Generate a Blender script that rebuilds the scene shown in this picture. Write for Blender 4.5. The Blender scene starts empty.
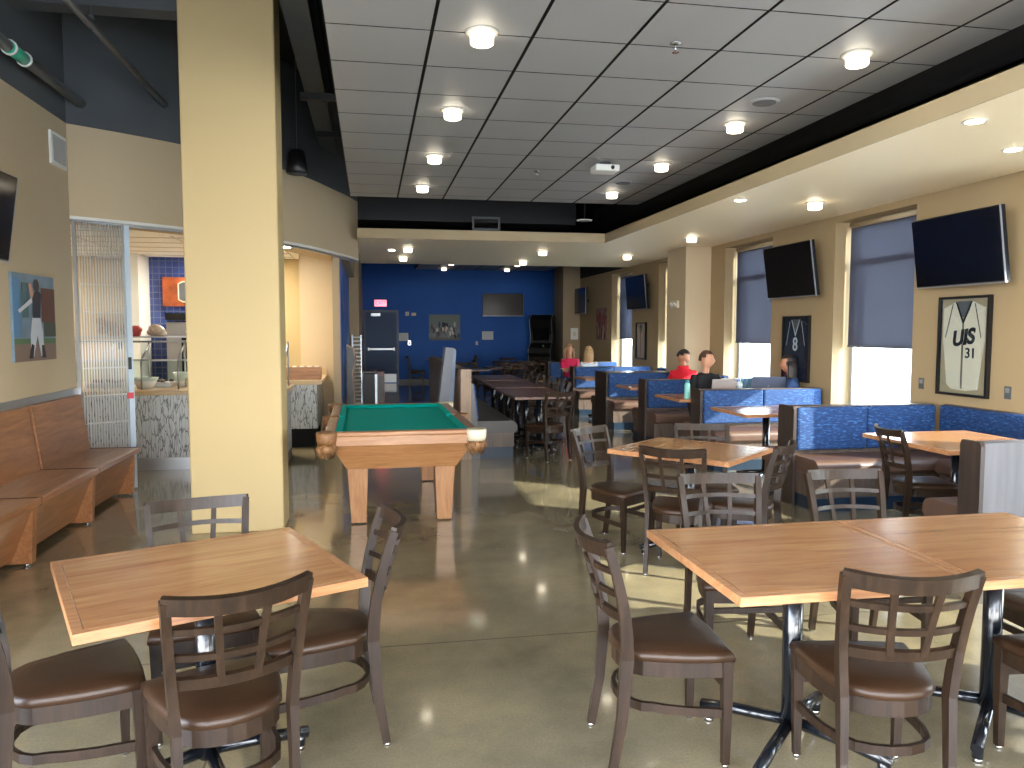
import bpy, bmesh, math, random
from mathutils import Vector, Matrix, Euler
random.seed(7)
S = bpy.context.scene
C = S.collection
PI = math.pi

# ------------------------------------------------------------------ camera
CAM_H, F = 1.6, 770.0
th = math.atan(54 / F)
psi = math.atan(142 / (F / math.cos(th)))
cam_d = bpy.data.cameras.new('camera')
cam_d.sensor_fit = 'HORIZONTAL'; cam_d.sensor_width = 36.0
cam_d.lens = F / 1024 * 36.0
cam_d.clip_start = 0.05; cam_d.clip_end = 400
cam = bpy.data.objects.new('camera', cam_d); C.objects.link(cam)
cam.location = (0, 0, CAM_H)
cam.rotation_euler = (PI / 2 - th, 0, -psi)
S.camera = cam
S.view_settings.view_transform = 'Standard'
S.view_settings.look = 'None'
S.view_settings.exposure = 2.35
S.view_settings.gamma = 1.0
S.view_settings.use_curve_mapping = False

# ------------------------------------------------------------------ sky, sun, window portals
w = bpy.data.worlds.new('sky'); S.world = w; w.use_nodes = True
wn, wl = w.node_tree.nodes, w.node_tree.links
for n in list(wn): wn.remove(n)
wo = wn.new('ShaderNodeOutputWorld'); bg = wn.new('ShaderNodeBackground')
tc = wn.new('ShaderNodeTexCoord'); sp = wn.new('ShaderNodeSeparateXYZ'); rp = wn.new('ShaderNodeValToRGB')
wl.new(tc.outputs['Generated'], sp.inputs[0]); wl.new(sp.outputs[2], rp.inputs[0])
rp.color_ramp.elements[0].position = 0.0; rp.color_ramp.elements[0].color = (0.95, 0.94, 0.90, 1)
rp.color_ramp.elements[1].position = 0.6; rp.color_ramp.elements[1].color = (0.50, 0.68, 1.0, 1)
wl.new(rp.outputs[0], bg.inputs[0]); wl.new(bg.outputs[0], wo.inputs[0])
bg.inputs[1].default_value = 5.0
sun_d = bpy.data.lights.new('sun', 'SUN'); sun_d.energy = 4.0; sun_d.angle = math.radians(0.6)
sun_d.color = (1.0, 0.93, 0.80)
sun = bpy.data.objects.new('sun', sun_d); C.objects.link(sun)
SUN_DIR = Vector((-4.13, 2.56, -2.06)).normalized()
sun.rotation_euler = SUN_DIR.to_track_quat('-Z', 'Y').to_euler()
sun.location = (20, -10, 12)

WIN = [(-1.5, -0.1), (1.30, 2.70), (4.13, 5.52), (6.95, 8.32), (9.76, 11.18), (12.57, 13.96), (15.45, 16.85)]
SHADE_Z = 1.40
RAISED = {1: 2.06, 2: 2.06}   # unseen shades of two windows, raised so sun patches reach the floor

def portal(name, loc, rot, sx, sy):
    d = bpy.data.lights.new(name, 'AREA'); d.shape = 'RECTANGLE'; d.size = sx; d.size_y = sy
    d.cycles.is_portal = True
    o = bpy.data.objects.new(name, d); C.objects.link(o); o.location = loc; o.rotation_euler = rot
for a, b in WIN:
    portal('window_portal', (5.74, (a + b) / 2, 1.45), (0, PI / 2, 0), 2.75, b - a)
portal('window_portal', (1.4, -4.28, 1.6), (PI / 2, 0, 0), 7.6, 2.9)
portal('window_portal', (-2.88, -0.6, 1.75), (0, -PI / 2, 0), 3.3, 6.2)

# ------------------------------------------------------------------ helpers
def lin(c):
    return tuple(((v / 255) / 12.92 if v / 255 <= 0.04045 else ((v / 255 + 0.055) / 1.055) ** 2.4) for v in c) + (1,)

def mat(name, col, rough=0.5, metal=0.0, emit=None, estr=1.0, var=None, vscale=8.0, vstretch=(1, 1, 1), bump=0.0, bscale=60.0,
        coat=0.0, spec=None, trans=0.0, alpha=1.0, ior=None):
    m = bpy.data.materials.new(name); m.use_nodes = True
    nt = m.node_tree; b = nt.nodes['Principled BSDF']
    b.inputs['Base Color'].default_value = lin(col)
    b.inputs['Roughness'].default_value = rough
    b.inputs['Metallic'].default_value = metal
    if coat: b.inputs['Coat Weight'].default_value = coat; b.inputs['Coat Roughness'].default_value = 0.12
    if spec is not None: b.inputs['Specular IOR Level'].default_value = spec
    if trans: b.inputs['Transmission Weight'].default_value = trans
    if ior: b.inputs['IOR'].default_value = ior
    if alpha < 1: b.inputs['Alpha'].default_value = alpha
    if emit: b.inputs['Emission Color'].default_value = lin(emit); b.inputs['Emission Strength'].default_value = estr
    if var or bump:
        t = nt.nodes.new('ShaderNodeTexCoord'); mp = nt.nodes.new('ShaderNodeMapping')
        mp.inputs['Scale'].default_value = vstretch
        nt.links.new(t.outputs['Object'], mp.inputs[0])
    if var:
        n = nt.nodes.new('ShaderNodeTexNoise'); n.inputs['Scale'].default_value = vscale; n.inputs['Detail'].default_value = 6
        r = nt.nodes.new('ShaderNodeValToRGB')
        r.color_ramp.elements[0].position = 0.3; r.color_ramp.elements[0].color = lin(col)
        r.color_ramp.elements[1].position = 0.7; r.color_ramp.elements[1].color = lin(var)
        nt.links.new(mp.outputs[0], n.inputs[0]); nt.links.new(n.outputs[0], r.inputs[0]); nt.links.new(r.outputs[0], b.inputs['Base Color'])
    if bump:
        n2 = nt.nodes.new('ShaderNodeTexNoise'); n2.inputs['Scale'].default_value = bscale
        bp = nt.nodes.new('ShaderNodeBump'); bp.inputs['Strength'].default_value = bump; bp.inputs['Distance'].default_value = 0.01
        nt.links.new(mp.outputs[0], n2.inputs[0]); nt.links.new(n2.outputs[0], bp.inputs['Height']); nt.links.new(bp.outputs[0], b.inputs['Normal'])
    return m

def wood(name, c1, c2, c3, axis='x', scale=1.0, rough=0.35, planks=0.0, coat=0.15, spec=0.45):
    """Grain running along one local axis, with staves when planks > 0."""
    m = bpy.data.materials.new(name); m.use_nodes = True
    nt = m.node_tree; N = nt.nodes; L = nt.links; b = N['Principled BSDF']
    b.inputs['Roughness'].default_value = rough; b.inputs['Coat Weight'].default_value = coat; b.inputs['Coat Roughness'].default_value = 0.15
    b.inputs['Specular IOR Level'].default_value = spec
    t = N.new('ShaderNodeTexCoord'); mp = N.new('ShaderNodeMapping'); L.new(t.outputs['Object'], mp.inputs[0])
    st = {'x': (0.9, 9, 9), 'y': (9, 0.9, 9), 'z': (9, 9, 0.9)}[axis]
    mp.inputs['Scale'].default_value = tuple(v * scale for v in st)
    n = N.new('ShaderNodeTexNoise'); n.inputs['Scale'].default_value = 2.2; n.inputs['Detail'].default_value = 8; n.inputs['Distortion'].default_value = 1.3
    L.new(mp.outputs[0], n.inputs[0])
    n3 = N.new('ShaderNodeTexNoise'); n3.inputs['Scale'].default_value = 14; n3.inputs['Detail'].default_value = 4
    L.new(mp.outputs[0], n3.inputs[0])
    mx = N.new('ShaderNodeMath'); mx.operation = 'MULTIPLY_ADD'; mx.inputs[1].default_value = 0.35; L.new(n3.outputs[0], mx.inputs[0]); L.new(n.outputs[0], mx.inputs[2])
    src = mx.outputs[0]
    if planks:
        s = N.new('ShaderNodeSeparateXYZ'); L.new(t.outputs['Object'], s.inputs[0])
        k = {'x': 1, 'y': 0, 'z': 0}[axis]
        d = N.new('ShaderNodeMath'); d.operation = 'DIVIDE'; d.inputs[1].default_value = planks; L.new(s.outputs[k], d.inputs[0])
        fl = N.new('ShaderNodeMath'); fl.operation = 'FLOOR'; L.new(d.outputs[0], fl.inputs[0])
        wn_ = N.new('ShaderNodeTexWhiteNoise'); wn_.noise_dimensions = '1D'; L.new(fl.outputs[0], wn_.inputs['W'])
        ad = N.new('ShaderNodeMath'); ad.operation = 'MULTIPLY_ADD'; ad.inputs[1].default_value = 0.22; L.new(wn_.outputs[0], ad.inputs[0]); L.new(src, ad.inputs[2])
        src = ad.outputs[0]
    r = N.new('ShaderNodeValToRGB'); e = r.color_ramp.elements
    e[0].position = 0.40; e[0].color = lin(c1); e[1].position = 0.98; e[1].color = lin(c3)
    q = e.new(0.68); q.color = lin(c2)
    L.new(src, r.inputs[0]); L.new(r.outputs[0], b.inputs['Base Color'])
    return m

def new_me(name): return bpy.data.meshes.new(name)

class MB:
    """collects shapes; each takes a material slot index"""
    def __init__(s): s.bm = bmesh.new()
    def _fin(s, faces, mi, smooth):
        for f in faces: f.material_index = mi; f.smooth = smooth
    def box(s, c, size, mi=0, rot=None, bev=0.0):
        r = bmesh.ops.create_cube(s.bm, size=1.0)
        vs = r['verts']
        M = Matrix.Translation(c) @ (Euler(rot).to_matrix().to_4x4() if rot else Matrix()) @ Matrix.Diagonal((*size, 1))
        bmesh.ops.transform(s.bm, matrix=M, verts=vs)
        fs = list({f for v in vs for f in v.link_faces})
        if bev:
            es = list({e for v in vs for e in v.link_edges})
            for f in fs: f.material_index = mi
            rr = bmesh.ops.bevel(s.bm, geom=es, offset=bev, segments=2, affect='EDGES', profile=0.5)
            for f in rr['faces']: f.material_index = mi
        else: s._fin(fs, mi, False)
        return s
    def b2(s, x0, x1, y0, y1, z0, z1, mi=0, bev=0.0):
        return s.box(((x0 + x1) / 2, (y0 + y1) / 2, (z0 + z1) / 2), (abs(x1 - x0), abs(y1 - y0), abs(z1 - z0)), mi, None, bev)
    def cyl(s, p0, p1, r0, r1=None, mi=0, n=12, caps=True):
        r1 = r0 if r1 is None else r1
        p0, p1 = Vector(p0), Vector(p1); d = p1 - p0
        r = bmesh.ops.create_cone(s.bm, cap_ends=caps, segments=n, radius1=r0, radius2=r1, depth=d.length)
        M = Matrix.Translation((p0 + p1) / 2) @ d.to_track_quat('Z', 'Y').to_matrix().to_4x4()
        bmesh.ops.transform(s.bm, matrix=M, verts=r['verts'])
        fs = list({f for v in r['verts'] for f in v.link_faces})
        for f in fs: f.material_index = mi; f.smooth = len(f.verts) == 4 and n > 6
        return s
    def sph(s, c, rad, mi=0, n=12, m=8):
        r = bmesh.ops.create_uvsphere(s.bm, u_segments=n, v_segments=m, radius=1.0)
        rad = rad if isinstance(rad, (tuple, list)) else (rad,) * 3
        bmesh.ops.transform(s.bm, matrix=Matrix.Translation(c) @ Matrix.Diagonal((*rad, 1)), verts=r['verts'])
        s._fin({f for v in r['verts'] for f in v.link_faces}, mi, True); return s
    def tube(s, pts, r, mi=0, n=8):
        pts = [Vector(p) for p in pts]
        rings = []
        for i, p in enumerate(pts):
            t = (pts[min(i + 1, len(pts) - 1)] - pts[max(i - 1, 0)]).normalized()
            a = t.cross(Vector((0, 0, 1)) if abs(t.z) < 0.9 else Vector((1, 0, 0))).normalized(); b = t.cross(a)
            rr = r[i] if isinstance(r, (list, tuple)) else r
            rings.append([s.bm.verts.new(p + (a * math.cos(2 * PI * k / n) + b * math.sin(2 * PI * k / n)) * rr) for k in range(n)])
        s._rings(rings, mi, True, True); return s
    def _rings(s, rings, mi, smooth, caps, closed=False):
        fs = []; n = len(rings[0])
        pairs = list(zip(rings[:-1], rings[1:])) + ([(rings[-1], rings[0])] if closed else [])
        for A, B in pairs:
            for k in range(n):
                fs.append(s.bm.faces.new((A[k], A[(k + 1) % n], B[(k + 1) % n], B[k])))
        for f in fs: f.material_index = mi; f.smooth = smooth
        if caps and not closed:
            for R in (rings[0], rings[-1]):
                try: f = s.bm.faces.new(R); f.material_index = mi
                except ValueError: pass
    def sweep(s, pts, w, d, side=(1, 0, 0), mi=0, closed=False, smooth=False):
        """rectangular section swept: w along side, d across"""
        pts = [Vector(p) for p in pts]; rings = []
        n = len(pts)
        for i, p in enumerate(pts):
            if closed: t = (pts[(i + 1) % n] - pts[i - 1]).normalized()
            else: t = (pts[min(i + 1, n - 1)] - pts[max(i - 1, 0)]).normalized()
            sd = Vector(side(i) if callable(side) else side); sd = (sd - t * sd.dot(t)).normalized(); o = t.cross(sd)
            ww = (w[i] if isinstance(w, (list, tuple)) else w) / 2; dd = (d[i] if isinstance(d, (list, tuple)) else d) / 2
            rings.append([s.bm.verts.new(p + sd * a * ww + o * b * dd) for a, b in ((-1, -1), (1, -1), (1, 1), (-1, 1))])
        s._rings(rings, mi, smooth, True, closed); return s
    def prism(s, pts, h, mi=0, axis='z', base=0.0):
        """2D outline extruded from base by h along axis; pts are (a,b) in the other two axes"""
        def P(a, b, z):
            return {'z': (a, b, z), 'y': (a, z, b), 'x': (z, a, b)}[axis]
        A = [s.bm.verts.new(P(a, b, base)) for a, b in pts]; B = [s.bm.verts.new(P(a, b, base + h)) for a, b in pts]
        fs = [s.bm.faces.new(A), s.bm.faces.new(B)]
        n = len(pts)
        for k in range(n): fs.append(s.bm.faces.new((A[k], A[(k + 1) % n], B[(k + 1) % n], B[k])))
        s._fin(fs, mi, False); return s
    def lathe(s, prof, c=(0, 0, 0), mi=0, n=20, axis=None):
        rings = []
        M = Matrix.Translation(c) @ (axis.to_4x4() if axis else Matrix())
        for r, z in prof:
            rings.append([s.bm.verts.new(M @ Vector((max(r, 1e-4) * math.cos(2 * PI * k / n), max(r, 1e-4) * math.sin(2 * PI * k / n), z))) for k in range(n)])
        s._rings(rings, mi, True, True); return s
    def build(s, name, mats, parent=None, loc=None, sub=0):
        bmesh.ops.recalc_face_normals(s.bm, faces=s.bm.faces)
        me = new_me(name); s.bm.to_mesh(me); s.bm.free()
        if not isinstance(mats, (list, tuple)): mats = [mats]
        for m in mats: me.materials.append(m)
        o = bpy.data.objects.new(name, me); C.objects.link(o)
        if parent: o.parent = parent
        if loc: o.location = loc
        if sub:
            md = o.modifiers.new('sub', 'SUBSURF'); md.levels = sub; md.render_levels = sub
        return o

def thing(name, label, cat, loc=(0, 0, 0), rz=0.0, group=None):
    o = bpy.data.objects.new(name, None); C.objects.link(o); o.empty_display_size = 0.1
    o.location = loc; o.rotation_euler = (0, 0, rz); return tag(o, label, cat, group)
def tag(o, label, cat, group=None, kind=None):
    o['label'] = label; o['category'] = cat
    if group: o['group'] = group
    if kind: o['kind'] = kind
    return o
def struct(o): o['kind'] = 'structure'; return o
def dup(root, label, loc, rz=0.0, group=None):
    r = root.copy(); C.objects.link(r); r.location = loc; r.rotation_euler = (0, 0, rz); r['label'] = label
    if group: r['group'] = group
    for ch in root.children:
        c = ch.copy(); C.objects.link(c); c.parent = r
        for g in ch.children:
            d = g.copy(); C.objects.link(d); d.parent = c
    return r
def text_mesh(s, size, mats, parent, loc, rot, name='lettering', ext=0.002, bold=0.0, shear=0.0, sx=1.0):
    cu = bpy.data.curves.new(name, 'FONT'); cu.body = s; cu.size = size; cu.extrude = ext; cu.offset = bold; cu.shear = shear
    cu.align_x = 'CENTER'; cu.align_y = 'CENTER'
    t = bpy.data.objects.new(name, cu); C.objects.link(t)
    bpy.context.view_layer.update()
    me = bpy.data.meshes.new_from_object(t.evaluated_get(bpy.context.evaluated_depsgraph_get()))
    bpy.data.objects.remove(t)
    me.materials.clear(); me.materials.append(mats)
    o = bpy.data.objects.new(name, me); C.objects.link(o); o.parent = parent; o.location = loc; o.rotation_euler = rot; o.scale = (sx, 1, 1)
    return o

# ------------------------------------------------------------------ materials
M = {}
M['beige'] = mat('beige_paint', (190, 171, 140), 0.75, var=(193, 174, 143), vscale=2, bump=0.05, bscale=180)
M['pillar'] = mat('cream_paint', (184, 162, 116), 0.7, bump=0.05, bscale=180)
M['taupe'] = mat('taupe_paint', (158, 140, 112), 0.75, bump=0.05, bscale=180)
M['soffit'] = mat('soffit_paint', (250, 234, 198), 0.45)
M['dark'] = mat('charcoal_paint', (84, 88, 92), 0.8, var=(76, 80, 84), vscale=1.5)
M['black'] = mat('black_void_paint', (10, 10, 12), 0.9)
M['tile'] = mat('grey_ceiling_tile', (160, 160, 160), 0.5, var=(154, 154, 154), vscale=1.2)
M['blue'] = mat('royal_blue_paint', (0, 92, 186), 0.6, var=(0, 86, 178), vscale=1)
M['white'] = mat('white_paint', (225, 225, 220), 0.4)
M['chrome'] = mat('brushed_steel', (190, 190, 192), 0.25, 1.0)
M['steel'] = mat('satin_steel', (170, 172, 175), 0.4, 1.0)
M['alum'] = mat('pale_aluminium', (196, 206, 214), 0.35, 0.6)
M['blackmetal'] = mat('black_powder_coat', (16, 20, 26), 0.22, 0.0, coat=0.5)
M['blackplastic'] = mat('black_plastic', (18, 18, 20), 0.35)
M['screen'] = mat('dark_screen', (12, 13, 18), 0.12, spec=0.6)
M['silverbezel'] = mat('silver_bezel', (170, 172, 176), 0.3, 0.6)
M['chairwood'] = wood('espresso_wood', (30, 20, 12), (43, 30, 20), (57, 41, 28), 'z', 1.0, 0.42, coat=0.04, spec=0.3)
M['vinyl'] = mat('brown_vinyl', (50, 33, 20), 0.36, var=(58, 39, 25), vscale=5, bump=0.12, bscale=300, spec=0.35)
M['vinyl2'] = mat('taupe_vinyl', (92, 68, 56), 0.4, bump=0.12, bscale=300)
M['dvinyl'] = mat('charcoal_vinyl', (60, 54, 52), 0.38, bump=0.12, bscale=300)
M['oak'] = wood('oak_top', (138, 88, 50), (168, 114, 70), (190, 138, 92), 'x', 1.0, 0.26, planks=0.11, coat=0.4)
M['oakedge'] = wood('oak_edge', (148, 96, 60), (176, 124, 82), (196, 146, 104), 'x', 1.3, 0.3)
M['benchwood'] = wood('honey_bench_wood', (118, 76, 44), (148, 98, 60), (170, 116, 76), 'y', 0.8, 0.33)
M['darktop'] = wood('walnut_top', (66, 40, 28), (94, 60, 44), (116, 78, 56), 'y', 1.0, 0.3, planks=0.12, coat=0.2)
M['booth_wood'] = wood('grey_brown_laminate', (66, 54, 48), (92, 78, 68), (112, 96, 84), 'z', 0.7, 0.45)
M['boothdark'] = wood('dark_brown_laminate', (40, 32, 29), (54, 44, 39), (66, 54, 47), 'z', 0.7, 0.4)
M['greylam'] = mat('pale_grey_laminate', (104, 103, 108), 0.45, var=(90, 90, 95), vscale=3, vstretch=(6, 6, 0.6))
M['toekick'] = mat('navy_toe_kick', (16, 38, 58), 0.4)
M['poolwood'] = wood('pool_table_oak', (126, 84, 50), (152, 106, 66), (172, 126, 84), 'x', 1.0, 0.4)
M['poollegwood'] = wood('pool_leg_oak', (126, 84, 50), (152, 106, 66), (172, 126, 84), 'z', 1.0, 0.4)
M['poolrail'] = wood('pool_rail_wood', (92, 62, 44), (120, 84, 60), (140, 100, 74), 'y', 1.0, 0.35)
M['felt'] = mat('green_felt', (0, 150, 140), 1.0, spec=0.05, var=(0, 143, 133), vscale=40)
M['leather'] = mat('tan_leather', (150, 108, 66), 0.5, var=(104, 66, 36), vscale=30, bump=0.4, bscale=90)
M['cream'] = mat('cream_casting', (206, 196, 170), 0.4)
M['stone'] = mat('speckled_countertop', (196, 170, 130), 0.3, var=(176, 150, 112), vscale=60)
M['glassy'] = mat('clear_glass', (225, 240, 236), 0.03, trans=1.0, ior=1.1)
M['lampglass'] = mat('frosted_lamp_glass', (255, 250, 235), 0.4, emit=(255, 240, 212), estr=1.6)
M['ledwhite'] = mat('led_panel', (255, 255, 250), 0.4, emit=(255, 246, 226), estr=14)
M['skin'] = mat('skin', (206, 152, 122), 0.5)
M['skin2'] = mat('tan_skin', (176, 122, 92), 0.5)
M['lip'] = mat('lips', (160, 84, 78), 0.4)
M['eye'] = mat('eyes', (30, 24, 20), 0.2)

def m_floor():
    m = bpy.data.materials.new('polished_concrete'); m.use_nodes = True
    nt = m.node_tree; N = nt.nodes; L = nt.links; b = N['Principled BSDF']
    t = N.new('ShaderNodeTexCoord')
    n = N.new('ShaderNodeTexNoise'); n.inputs['Scale'].default_value = 0.9; n.inputs['Detail'].default_value = 9; n.inputs['Roughness'].default_value = 0.62
    L.new(t.outputs['Object'], n.inputs[0])
    r = N.new('ShaderNodeValToRGB'); e = r.color_ramp.elements
    e[0].position = 0.32; e[0].color = lin((112, 105, 86)); e[1].position = 0.70; e[1].color = lin((170, 155, 122))
    L.new(n.outputs[0], r.inputs[0])
    n2 = N.new('ShaderNodeTexNoise'); n2.inputs['Scale'].default_value = 90; n2.inputs['Detail'].default_value = 3
    L.new(t.outputs['Object'], n2.inputs[0])
    mx = N.new('ShaderNodeMix'); mx.data_type = 'RGBA'; mx.blend_type = 'OVERLAY'; mx.inputs[0].default_value = 0.25
    L.new(r.outputs[0], mx.inputs[6]); L.new(n2.outputs[0], mx.inputs[7])
    # saw-cut joints
    s = N.new('ShaderNodeSeparateXYZ'); L.new(t.outputs['Object'], s.inputs[0])
    def line(out, off, per):
        a = N.new('ShaderNodeMath'); a.operation = 'ADD'; a.inputs[1].default_value = off; L.new(out, a.inputs[0])
        q = N.new('ShaderNodeMath'); q.operation = 'PINGPONG'; q.inputs[1].default_value = per / 2; L.new(a.outputs[0], q.inputs[0])
        l = N.new('ShaderNodeMath'); l.operation = 'LESS_THAN'; l.inputs[1].default_value = 0.005; L.new(q.outputs[0], l.inputs[0]); return l.outputs[0]
    o = N.new('ShaderNodeMath'); o.operation = 'MAXIMUM'
    L.new(line(s.outputs[0], 0.62, 4.6), o.inputs[0]); L.new(line(s.outputs[1], 0.75, 4.6), o.inputs[1])
    m2 = N.new('ShaderNodeMix'); m2.data_type = 'RGBA'; m2.inputs[7].default_value = lin((98, 92, 78))
    L.new(o.outputs[0], m2.inputs[0]); L.new(mx.outputs[2], m2.inputs[6]); L.new(m2.outputs[2], b.inputs['Base Color'])
    rr = N.new('ShaderNodeMapRange'); rr.inputs[3].default_value = 0.10; rr.inputs[4].default_value = 0.20
    L.new(n.outputs[0], rr.inputs[0]); L.new(rr.outputs[0], b.inputs['Roughness'])
    b.inputs['Coat Weight'].default_value = 0.6; b.inputs['Coat Roughness'].default_value = 0.06
    return m
M['floor'] = m_floor()

def m_fabric():
    m = bpy.data.materials.new('blue_wave_fabric'); m.use_nodes = True
    nt = m.node_tree; N = nt.nodes; L = nt.links; b = N['Principled BSDF']; b.inputs['Roughness'].default_value = 0.8
    t = N.new('ShaderNodeTexCoord'); mp = N.new('ShaderNodeMapping'); mp.inputs['Scale'].default_value = (16, 16, 62)
    L.new(t.outputs['Object'], mp.inputs[0])
    n = N.new('ShaderNodeTexNoise'); n.inputs['Scale'].default_value = 1.2; n.inputs['Detail'].default_value = 2; n.inputs['Distortion'].default_value = 0.6
    L.new(mp.outputs[0], n.inputs[0])
    r = N.new('ShaderNodeValToRGB'); e = r.color_ramp.elements
    e[0].position = 0.42; e[0].color = lin((14, 48, 94)); e[1].position = 0.72; e[1].color = lin((62, 106, 156))
    q = e.new(0.56); q.color = lin((19, 60, 112))
    L.new(n.outputs[0], r.inputs[0]); L.new(r.outputs[0], b.inputs['Base Color'])
    return m
M['fabric'] = m_fabric()

def m_shade():
    m = bpy.data.materials.new('solar_shade_cloth'); m.use_nodes = True
    nt = m.node_tree; N = nt.nodes; L = nt.links
    for x in list(N): N.remove(x)
    o = N.new('ShaderNodeOutputMaterial'); mx = N.new('ShaderNodeMixShader'); tr = N.new('ShaderNodeBsdfTransparent'); df = N.new('ShaderNodeBsdfDiffuse')
    tl = N.new('ShaderNodeBsdfTranslucent'); m2 = N.new('ShaderNodeMixShader')
    tr.inputs[0].default_value = (0.55, 0.60, 0.72, 1); df.inputs[0].default_value = lin((88, 88, 98)); tl.inputs[0].default_value = lin((84, 86, 98))
    m2.inputs[0].default_value = 0.25; L.new(df.outputs[0], m2.inputs[1]); L.new(tl.outputs[0], m2.inputs[2])
    mx.inputs[0].default_value = 0.10; L.new(m2.outputs[0], mx.inputs[1]); L.new(tr.outputs[0], mx.inputs[2]); L.new(mx.outputs[0], o.inputs[0])
    return m
M['shade'] = m_shade()
def m_pane():
    m = bpy.data.materials.new('window_pane'); m.use_nodes = True
    nt = m.node_tree; N = nt.nodes; L = nt.links
    for x in list(N): N.remove(x)
    o = N.new('ShaderNodeOutputMaterial'); mx = N.new('ShaderNodeMixShader'); tr = N.new('ShaderNodeBsdfTransparent'); gl = N.new('ShaderNodeBsdfGlossy')
    tr.inputs[0].default_value = (0.93, 0.96, 0.95, 1); gl.inputs[1].default_value = 0.02
    mx.inputs[0].default_value = 0.06; L.new(tr.outputs[0], mx.inputs[1]); L.new(gl.outputs[0], mx.inputs[2]); L.new(mx.outputs[0], o.inputs[0])
    return m
M['pane'] = m_pane()

def m_wavy():
    m = bpy.data.materials.new('branching_line_laminate'); m.use_nodes = True
    nt = m.node_tree; N = nt.nodes; L = nt.links; b = N['Principled BSDF']; b.inputs['Roughness'].default_value = 0.4
    t = N.new('ShaderNodeTexCoord'); mp = N.new('ShaderNodeMapping'); mp.inputs['Scale'].default_value = (30, 30, 5)
    L.new(t.outputs['Object'], mp.inputs[0])
    v = N.new('ShaderNodeTexVoronoi'); v.feature = 'DISTANCE_TO_EDGE'; v.inputs['Scale'].default_value = 1.0
    n = N.new('ShaderNodeTexNoise'); n.inputs['Scale'].default_value = 1.5
    L.new(mp.outputs[0], n.inputs[0])
    ad = N.new('ShaderNodeMix'); ad.data_type = 'RGBA'; ad.blend_type = 'LINEAR_LIGHT'; ad.inputs[0].default_value = 0.35
    L.new(mp.outputs[0], ad.inputs[6]); L.new(n.outputs[1], ad.inputs[7]); L.new(ad.outputs[2], v.inputs[0])
    r = N.new('ShaderNodeValToRGB'); e = r.color_ramp.elements
    e[0].position = 0.02; e[0].color = lin((104, 106, 108)); e[1].position = 0.07; e[1].color = lin((186, 190, 192))
    L.new(v.outputs[0], r.inputs[0]); L.new(r.outputs[0], b.inputs['Base Color'])
    return m
M['wavy'] = m_wavy()
def m_bluetile():
    m = bpy.data.materials.new('blue_wall_tile'); m.use_nodes = True
    nt = m.node_tree; N = nt.nodes; L = nt.links; b = N['Principled BSDF']; b.inputs['Roughness'].default_value = 0.2
    t = N.new('ShaderNodeTexCoord'); mp = N.new('ShaderNodeMapping'); mp.inputs['Rotation'].default_value = (PI / 2, 0, 0)
    L.new(t.outputs['Object'], mp.inputs[0])
    br = N.new('ShaderNodeTexBrick'); br.offset = 0; br.inputs['Scale'].default_value = 1; br.inputs['Brick Width'].default_value = 0.1; br.inputs['Row Height'].default_value = 0.1
    br.inputs['Mortar Size'].default_value = 0.006
    br.inputs['Color1'].default_value = lin((40, 58, 118)); br.inputs['Color2'].default_value = lin((56, 74, 136)); br.inputs['Mortar'].default_value = lin((96, 104, 140))
    L.new(mp.outputs[0], br.inputs[0]); L.new(br.outputs[0], b.inputs['Base Color'])
    return m
M['bluetile'] = m_bluetile()

# ------------------------------------------------------------------ room shell
def slab(name, x0, x1, y0, y1, z0, z1, m):
    return struct(MB().b2(x0, x1, y0, y1, z0, z1).build(name, m))
YB, YF, XL, XR = -4.2, 23.6, -2.76, 5.4
LW_Y, BZ0, BZ1 = 7.96, 2.66, 3.52   # end of the left wall, bulkhead bottom and top
slab('floor', -7.5, 6.0, YB - 0.3, YF + 0.3, -0.2, 0.0, M['floor'])
slab('ground_outside', -60, 120, -60, 90, -0.45, -0.25, mat('pale_pavement', (170, 165, 155), 0.9))
slab('ceiling_deck', -7.5, 6.0, YB - 0.3, YF + 0.3, 4.8, 5.0, M['black'])
# left wall, beige below, charcoal above
struct(MB().b2(XL - 0.2, XL, 2.5, LW_Y, 0, BZ1).b2(XL - 0.2, XL, YB, -3.7, 0, BZ1).b2(XL - 0.2, XL, -3.7, 2.5, 0, 0.1).b2(XL - 0.15, XL - 0.05, -1.68, -1.6, 0.1, 3.4).b2(XL - 0.15, XL - 0.05, 0.4, 0.48, 0.1, 3.4).build('wall_left', M['beige']))
slab('wall_left_upper', XL - 0.2, XL, YB, LW_Y, BZ1, 4.8, M['dark'])
# right wall with window openings
mb = MB(); ys = [YB] + [v for ab in WIN for v in ab] + [19.8]
for i in range(0, len(ys), 2): mb.b2(XR, XR + 0.3, ys[i], ys[i + 1], 0, 2.93)
for a, b in WIN:
    mb.b2(XR, XR + 0.3, a, b, 2.86, 2.93); mb.b2(XR, XR + 0.3, a, b, 0, 0.12)
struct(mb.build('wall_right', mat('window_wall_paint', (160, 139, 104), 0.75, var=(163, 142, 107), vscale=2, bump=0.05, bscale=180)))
slab('wall_right_upper', XR, XR + 0.3, YB, 19.8, 2.93, 4.8, M['black'])
slab('wall_far', -0.4, 6.0, YF, YF + 0.25, 0, 4.8, M['blue'])
# wall behind the camera: a glazed storefront
mb = MB(); mb.b2(XL - 0.2, XR + 0.3, YB - 0.2, YB, 0, 0.15); mb.b2(XL - 0.2, XR + 0.3, YB - 0.2, YB, 3.05, 4.8)
for x in (-2.6, -1.0, 0.6, 2.2, 3.8, 5.4): mb.b2(x - 0.05, x + 0.05, YB - 0.15, YB - 0.05, 0.15, 3.05)
mb.b2(XL, XR, YB - 0.14, YB - 0.06, 2.2, 2.27)
struct(mb.build('wall_behind', M['taupe']))
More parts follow.
